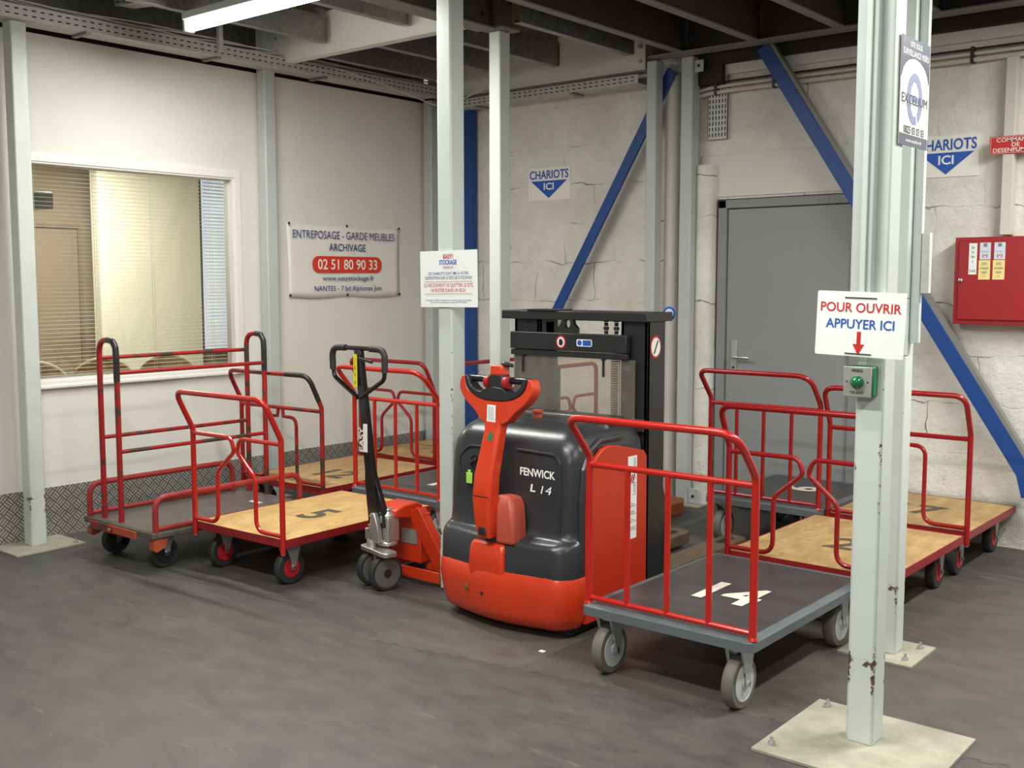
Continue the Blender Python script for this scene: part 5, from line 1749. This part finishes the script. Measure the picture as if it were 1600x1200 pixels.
# lifting eye
ey = MB()
oo = [(0.062, 0)] + [(0.042 * math.cos(a), 0.075 + 0.044 * math.sin(a)) for a in [PI * k / 12 for k in range(13)]] + [(-0.062, 0)]
ii = circ(0.019, 20, 0, 0.050, 1.2)
# ring around hole: split polygons
seg_ = 20
outp = []
for k in range(seg_):
    a = 2 * PI * k / seg_
    dx_, dy_ = math.cos(a), math.sin(a)
    # ray against outline (approx by shape radius)
    if dy_ >= 0:
        outp.append((0.038 * dx_, 0.048 + 0.036 * dy_))
    else:
        t_ = min(0.048 / max(1e-3, -dy_), 0.058 / max(1e-3, abs(dx_)))
        outp.append((dx_ * t_, 0.048 + dy_ * t_))
for k in range(seg_):
    j = (k + 1) % seg_
    plate2d(ey, [outp[k], outp[j], ii[j], ii[k]], (SX - 0.050, my - 0.025, 1.296), X, Z, -0.012, 0.012)
new_obj('lifting_eye', ey, 'black', cbm)
# stickers
b = MB(); plate2d(b, circ(0.029, 24, 0, 0, 1.1), (SX - 0.075, my - 0.0505, 1.257), X, Z, 0, 0.001)
so = new_obj('stop_sticker', b, 'ink_red', cbm)
b = MB(); plate2d(b, circ(0.022, 24, 0, 0, 1.1), (SX - 0.075, my - 0.0518, 1.257), X, Z, 0, 0.0006)
new_obj('sticker_disc', b, 'ink_white', so)
b = MB(); plate2d(b, [(-0.010, -0.014), (0.006, -0.018), (0.014, -0.002), (0.008, 0.012), (-0.006, 0.016), (-0.012, 0.004)], (SX - 0.075, my - 0.0526, 1.257), X, Z, 0, 0.0006)
new_obj('hand_symbol', b, 'ink_black', so)
b = MB(); plate2d(b, rrect(0.090, 0.034, 0.008), (SX + 0.063, my - 0.0505, 1.257), X, Z, 0, 0.001)
so = new_obj('info_sticker', b, 'ink_white', cbm)
b = MB(); plate2d(b, circ(0.013, 18, -0.027, 0), (SX + 0.063, my - 0.0518, 1.257), X, Z, 0, 0.0006); plate2d(b, [(-0.008, -0.013), (0.040, -0.013), (0.040, 0.013), (-0.008, 0.013)], (SX + 0.063, my - 0.0518, 1.257), X, Z, 0, 0.0006)
new_obj('info_print', b, 'ink_royal', so)
b = MB(); plate2d(b, circ(0.046, 26, 0, 0, 1.15), (SX + 0.386, my + 0.065, 1.245), Y, Z, 0, 0.001)
so = new_obj('prohibition_sticker', b, 'ink_red', st)
b = MB(); plate2d(b, circ(0.038, 26, 0, 0, 1.15), (SX + 0.3875, my + 0.065, 1.245), Y, Z, 0, 0.0006)
new_obj('sticker_disc', b, 'ink_white', so)
b = MB(); plate2d(b, [(-0.02, -0.03), (-0.01, -0.03), (0.022, 0.03), (0.012, 0.03)], (SX + 0.3885, my + 0.065, 1.245), Y, Z, 0, 0.0006)
new_obj('sticker_bar', b, 'ink_black', so)
b = MB(); plate2d(b, circ(0.034, 26), (SX + 0.36, my + 0.225, 1.395), X, Z, 0, 0.001)
so = new_obj('round_blue_sticker', b, 'ink_royal', st)
b = MB(); plate2d(b, circ(0.024, 26), (SX + 0.36, my + 0.2235, 1.395), X, Z, 0, 0.0006)
new_obj('sticker_disc', b, 'pale_blue', so)
# chains
def chain(x, y, z0, z1, nm='lift_chain'):
    m_ = MB()
    z = z0
    k = 0
    while z < z1:
        wd = 0.011 if k % 2 else 0.007
        m_.box((x - wd, y - 0.009, z), (x + wd, y + 0.009, z + 0.017))
        z += 0.019
        k += 1
    o_ = new_obj(nm, m_, 'black', st, bevel=0.003)
    return o_
for xx in (SX - 0.325, SX - 0.272, SX + 0.150, SX + 0.208):
    chain(xx, my - 0.0 + 0.005, 1.30, 1.372)
for xx in (SX - 0.325, SX + 0.163):
    m_ = MB().cyl((xx, my - 0.035, 1.10), (xx, my - 0.035, 1.20), 0.006, 8).lathe([(0.013, 0), (0.013, 0.018)], (xx, my - 0.035, 1.178), Z, 6).lathe([(0.013, 0), (0.013, 0.012)], (xx, my - 0.035, 1.20), Z, 6)
    new_obj('chain_anchor', m_, 'black', cbm)
m_ = MB()
for k in range(30):
    m_.lathe([(0.022, 0), (0.024, 0.003), (0.022, 0.006)], (SX + 0.195, my + 0.02, 0.88 + k * 0.0115), Z, 12)
new_obj('mast_chain_coils', m_, 'brass', st)
new_obj('white_edge_strip', MB().box((SX + 0.230, my - 0.010, 0.86), (SX + 0.235, my - 0.001, 1.19)), 'ink_white', st)
new_obj('guard_pane', MB().box((SX - 0.385, my - 0.030, 0.885), (SX + 0.335, my - 0.025, 1.185)), 'plexi', st)
new_obj('lower_mast_plate', MB().box((SX + 0.02, my - 0.032, 0.855), (SX + 0.38, my - 0.012, 0.915)), 'black', st, bevel=0.003)
new_obj('lift_cylinder', MB().cyl((SX - 0.21, my + 0.09, 0.08), (SX - 0.21, my + 0.09, 1.12), 0.022, 14), 'black', st)
new_obj('fork_carriage', MB().box((SX - 0.34, my + 0.16, 0.06), (SX + 0.34, my + 0.20, 0.50)), 'black', st, bevel=0.004)
new_obj('load_backrest', MB().prism([(my + 0.15, 0.05), (my + 0.24, 0.05), (my + 0.24, 0.50), (my + 0.20, 0.60), (my + 0.15, 0.72)], 'x', SX + 0.32, SX + 0.345), 'black', st, bevel=0.003)
for s, tip in ((-1, -1.16), (1, -1.10)):
    cx_ = SX + s * 0.165 + 0.02
    hw_ = 0.075
    tippts = [(cx_ + hw_ * math.cos(a) * 0.95, tip - 0.06 + 0.06 * math.sin(a)) for a in [PI * k / 10 for k in range(11)]]
    poly = [(cx_ - hw_, my + 0.2), (cx_ + hw_, my + 0.2)] + tippts
    fo = new_obj('lift_fork', MB().prism(poly, 'z', 0.035, 0.10), 'fork', st, bevel=0.006)
    sl = MB(); plate2d(sl, rrect(0.05, 0.16, 0.02), (cx_, tip - 0.16, 0.1003), X, Y, 0, 0.0008)
    new_obj('fork_slot', sl, 'dark', fo)

# tiller
til = MB()
def trg(z, cx, cy, wx, wy, tilt=0):
    return [(cx - wx, cy - wy * .6, z), (cx - wx * .7, cy - wy, z), (cx + wx * .7, cy - wy, z), (cx + wx, cy - wy * .6, z), (cx + wx, cy + wy, z), (cx - wx, cy + wy, z)]
til.loft([trg(0.425, SX - 0.012, -3.070, 0.038, 0.030), trg(0.50, SX - 0.014, -3.078, 0.048, 0.034), trg(0.60, SX - 0.016, -3.082, 0.052, 0.036), trg(0.70, SX - 0.012, -3.076, 0.051, 0.034),
          trg(0.80, SX - 0.004, -3.055, 0.048, 0.031), trg(0.90, SX + 0.000, -3.030, 0.046, 0.028), trg(0.945, SX - 0.002, -3.018, 0.052, 0.028), trg(1.00, SX - 0.004, -3.012, 0.078, 0.028)])
tl = new_obj('tiller_arm', til, 'orange', st, bevel=0.004, angle=30)
new_obj('arm_seam', MB().box((SX - 0.066, -3.1195, 0.612), (SX + 0.036, -3.1175, 0.615)), 'dark', tl)
# flared orange yoke
yo = MB()
def arcpts(w, z0, z1, n=14):
    return [(-w + 2 * w * k / n, z0 + (z1 - z0) * abs(2 * k / n - 1) ** 2.4) for k in range(n + 1)]
low = [(-0.050, -0.04), (-0.060, 0.0), (-0.10, 0.030), (-0.165, 0.065), (-0.195, 0.115), (-0.200, 0.165)]
up_ = [(-0.185, 0.165), (-0.176, 0.118), (-0.14, 0.085), (-0.07, 0.068), (0.0, 0.064)]
rpt = lambda L_: [(-x, y) for x, y in reversed(L_)]
poly = low + up_ + [(-x, y) for x, y in reversed(up_[:-1])] + [(-x, y) for x, y in reversed(low)]
hu = X
hv = Vector((0.0, 0.06, 1)).normalized()
hc = Vector((SX + 0.006, -3.015, 0.958))
quad = MB()
# build as strips so that the concave outline triangulates cleanly
full_low = low + [(-x, y) for x, y in reversed(low)]
full_up = [(-0.185, 0.165), (-0.183, 0.150), (-0.176, 0.118), (-0.14, 0.085), (-0.09, 0.072), (-0.04, 0.065)]
full_up = full_up + [(-x, y) for x, y in reversed(full_up)]
lowr = [(-0.200, 0.165), (-0.198, 0.14), (-0.190, 0.105), (-0.155, 0.058), (-0.09, 0.020), (-0.052, -0.03)]
lowr = lowr + [(-x, y) for x, y in reversed(lowr)]
def smooth_line(L_, n):
    out = []
    m = len(L_)
    for i in range(n + 1):
        t = i / n * (m - 1)
        k = min(int(t), m - 2)
        f = t - k
        p0, p1, p2, p3 = (L_[max(0, k - 1)], L_[k], L_[k + 1], L_[min(m - 1, k + 2)])
        out.append(tuple(0.5 * (2 * p1[q] + (p2[q] - p0[q]) * f + (2 * p0[q] - 5 * p1[q] + 4 * p2[q] - p3[q]) * f * f + (3 * p1[q] - p0[q] - 3 * p2[q] + p3[q]) * f ** 3) for q in (0, 1)))
    return out
def ribbon(mb, lo, hi, c, u, v, t0, t1, n=44):
    lo, hi = smooth_line(lo, n), smooth_line(hi, n)
    u = Vector(u).normalized(); v = Vector(v).normalized(); w_ = u.cross(v)
    rings_ = []
    for a, b in zip(lo, hi):
        rings_.append([c + u * a[0] + v * a[1] + w_ * t0, c + u * a[0] + v * a[1] + w_ * t1, c + u * b[0] + v * b[1] + w_ * t1, c + u * b[0] + v * b[1] + w_ * t0])
    mb.loft(rings_)
lowr = [(-0.196, 0.170), (-0.208, 0.140), (-0.203, 0.104), (-0.170, 0.062), (-0.115, 0.020), (-0.056, -0.030)]
lowr = lowr + [(-x, y) for x, y in reversed(lowr)]
full_up = [(-0.180, 0.172), (-0.176, 0.148), (-0.166, 0.122), (-0.138, 0.096), (-0.092, 0.076), (-0.040, 0.068)]
full_up = full_up + [(-x, y) for x, y in reversed(full_up)]
ribbon(quad, lowr, full_up, hc, hu, hv, -0.030, 0.030)
new_obj('tiller_yoke', quad, 'orange', tl, bevel=0.005, angle=60)
inn = MB()
inlow = [(x * 0.985, y + 0.001) for x, y in full_up]
inup = [(-0.162, 0.172), (-0.150, 0.152), (-0.142, 0.135), (-0.115, 0.115), (-0.080, 0.106), (-0.036, 0.126)]
inup = inup + [(-x, y) for x, y in reversed(inup)]
ribbon(inn, inlow, inup, hc, hu, hv, -0.026, 0.034)
new_obj('black_handle_shell', inn, 'black', tl, bevel=0.004, angle=60)
new_obj('head_column', MB().beam(hc + hv * 0.09, hc + hv * 0.185, 0.078, 0.058, up=(0, -1, 0.3)), 'black', tl, bevel=0.008)
for s in (-1, 1):
    new_obj('grip_tube', MB().tube([hc + Vector(X) * s * 0.04 + hv * 0.160, hc + Vector(X) * s * 0.172 + hv * 0.160], 0.0155, 14), 'black_gloss', tl)
    new_obj('thumb_wheel', MB().lathe([(0.010, 0), (0.027, 0.004), (0.030, 0.014), (0.027, 0.026), (0.010, 0.030)], hc + Vector(X) * s * 0.038 + hv * 0.150 + Vector((0, -0.012, 0)), (s, 0, 0), 20), 'cab_red', tl)
new_obj('head_cap', MB().beam(hc + hv * 0.178, hc + hv * 0.225, 0.068, 0.060, up=(0, -1, 0.3)), 'orange', tl, bevel=0.008)
new_obj('belly_switch', MB().lathe([(0.028, 0), (0.030, 0.008), (0.024, 0.016)], hc + hv * 0.222 + Vector((0.03, 0.01, 0)), (0.2, 0.2, 1), 16), 'black', tl)
new_obj('arm_label', MB().beam(Vector((SX - 0.006, -3.0490, 0.935)), Vector((SX - 0.004, -3.0480, 1.010)), 0.050, 0.001, up=(0, -1, 0.3)), 'sign_white', tl)
text('arm_label_print', "notice de\nconduite\nlire avant\nutilisation", (SX - 0.005, -3.0485, 0.972), (0, 0.0, -1), (1, 0, 0), 0.062, 0.030, 'ink_grey', tl, lift=0.002)
new_obj('green_label', MB().beam(Vector((SX + 0.002, -3.0715, 0.855)), Vector((SX + 0.005, -3.062, 0.890)), 0.024, 0.001, up=(0, -1, 0.25)), 'green', tl)
new_obj('tiller_latch', MB().box((SX - 0.030, -3.112, 0.440), (SX + 0.012, -3.103, 0.475)), 'black', tl, bevel=0.008)
new_obj('tiller_pivot', MB().box((SX - 0.046, -3.05, 0.395), (SX + 0.026, -2.98, 0.47)), 'black', st, bevel=0.004)
cv = MB()
cv.loft([[(SX + 0.028, -3.065, 0.40), (SX + 0.125, -3.055, 0.40), (SX + 0.13, -2.96, 0.40), (SX + 0.028, -2.96, 0.40)],
         [(SX + 0.028, -3.065, 0.50), (SX + 0.122, -3.055, 0.50), (SX + 0.127, -2.96, 0.50), (SX + 0.028, -2.96, 0.50)],
         [(SX + 0.022, -3.058, 0.57), (SX + 0.108, -3.045, 0.57), (SX + 0.112, -2.95, 0.57), (SX + 0.022, -2.95, 0.57)],
         [(SX + 0.015, -3.035, 0.615), (SX + 0.080, -3.020, 0.61), (SX + 0.082, -2.94, 0.60), (SX + 0.015, -2.94, 0.605)]])
new_obj('tiller_cover', cv, 'orange_cover', st, bevel=0.014, seg=3)

# spare fork lying behind the lift truck
sf = thing('loose_fork', (2.50, -0.6, 0), "rusty orange steel fork tip lying behind the mast near the back columns", 'fork')
new_obj('blade', MB().prism([(2.33, -1.0), (2.60, -1.0), (2.63, -0.42), (2.57, -0.30), (2.36, -0.30), (2.33, -0.40)], 'z', 0.0, 0.085), 'fork_orange', sf, bevel=0.006)
new_obj('slot', MB().prism([(2.42, -0.62), (2.54, -0.62), (2.55, -0.42), (2.43, -0.42)], 'z', 0.0853, 0.086), 'dark', sf)

# small litter
pf = tag(new_obj('paper_scrap', MB().box((3.55, -3.145, 0.0015), (3.575, -3.125, 0.004)), 'sign_white'), "tiny white paper scrap on the floor below the lift truck", 'litter')
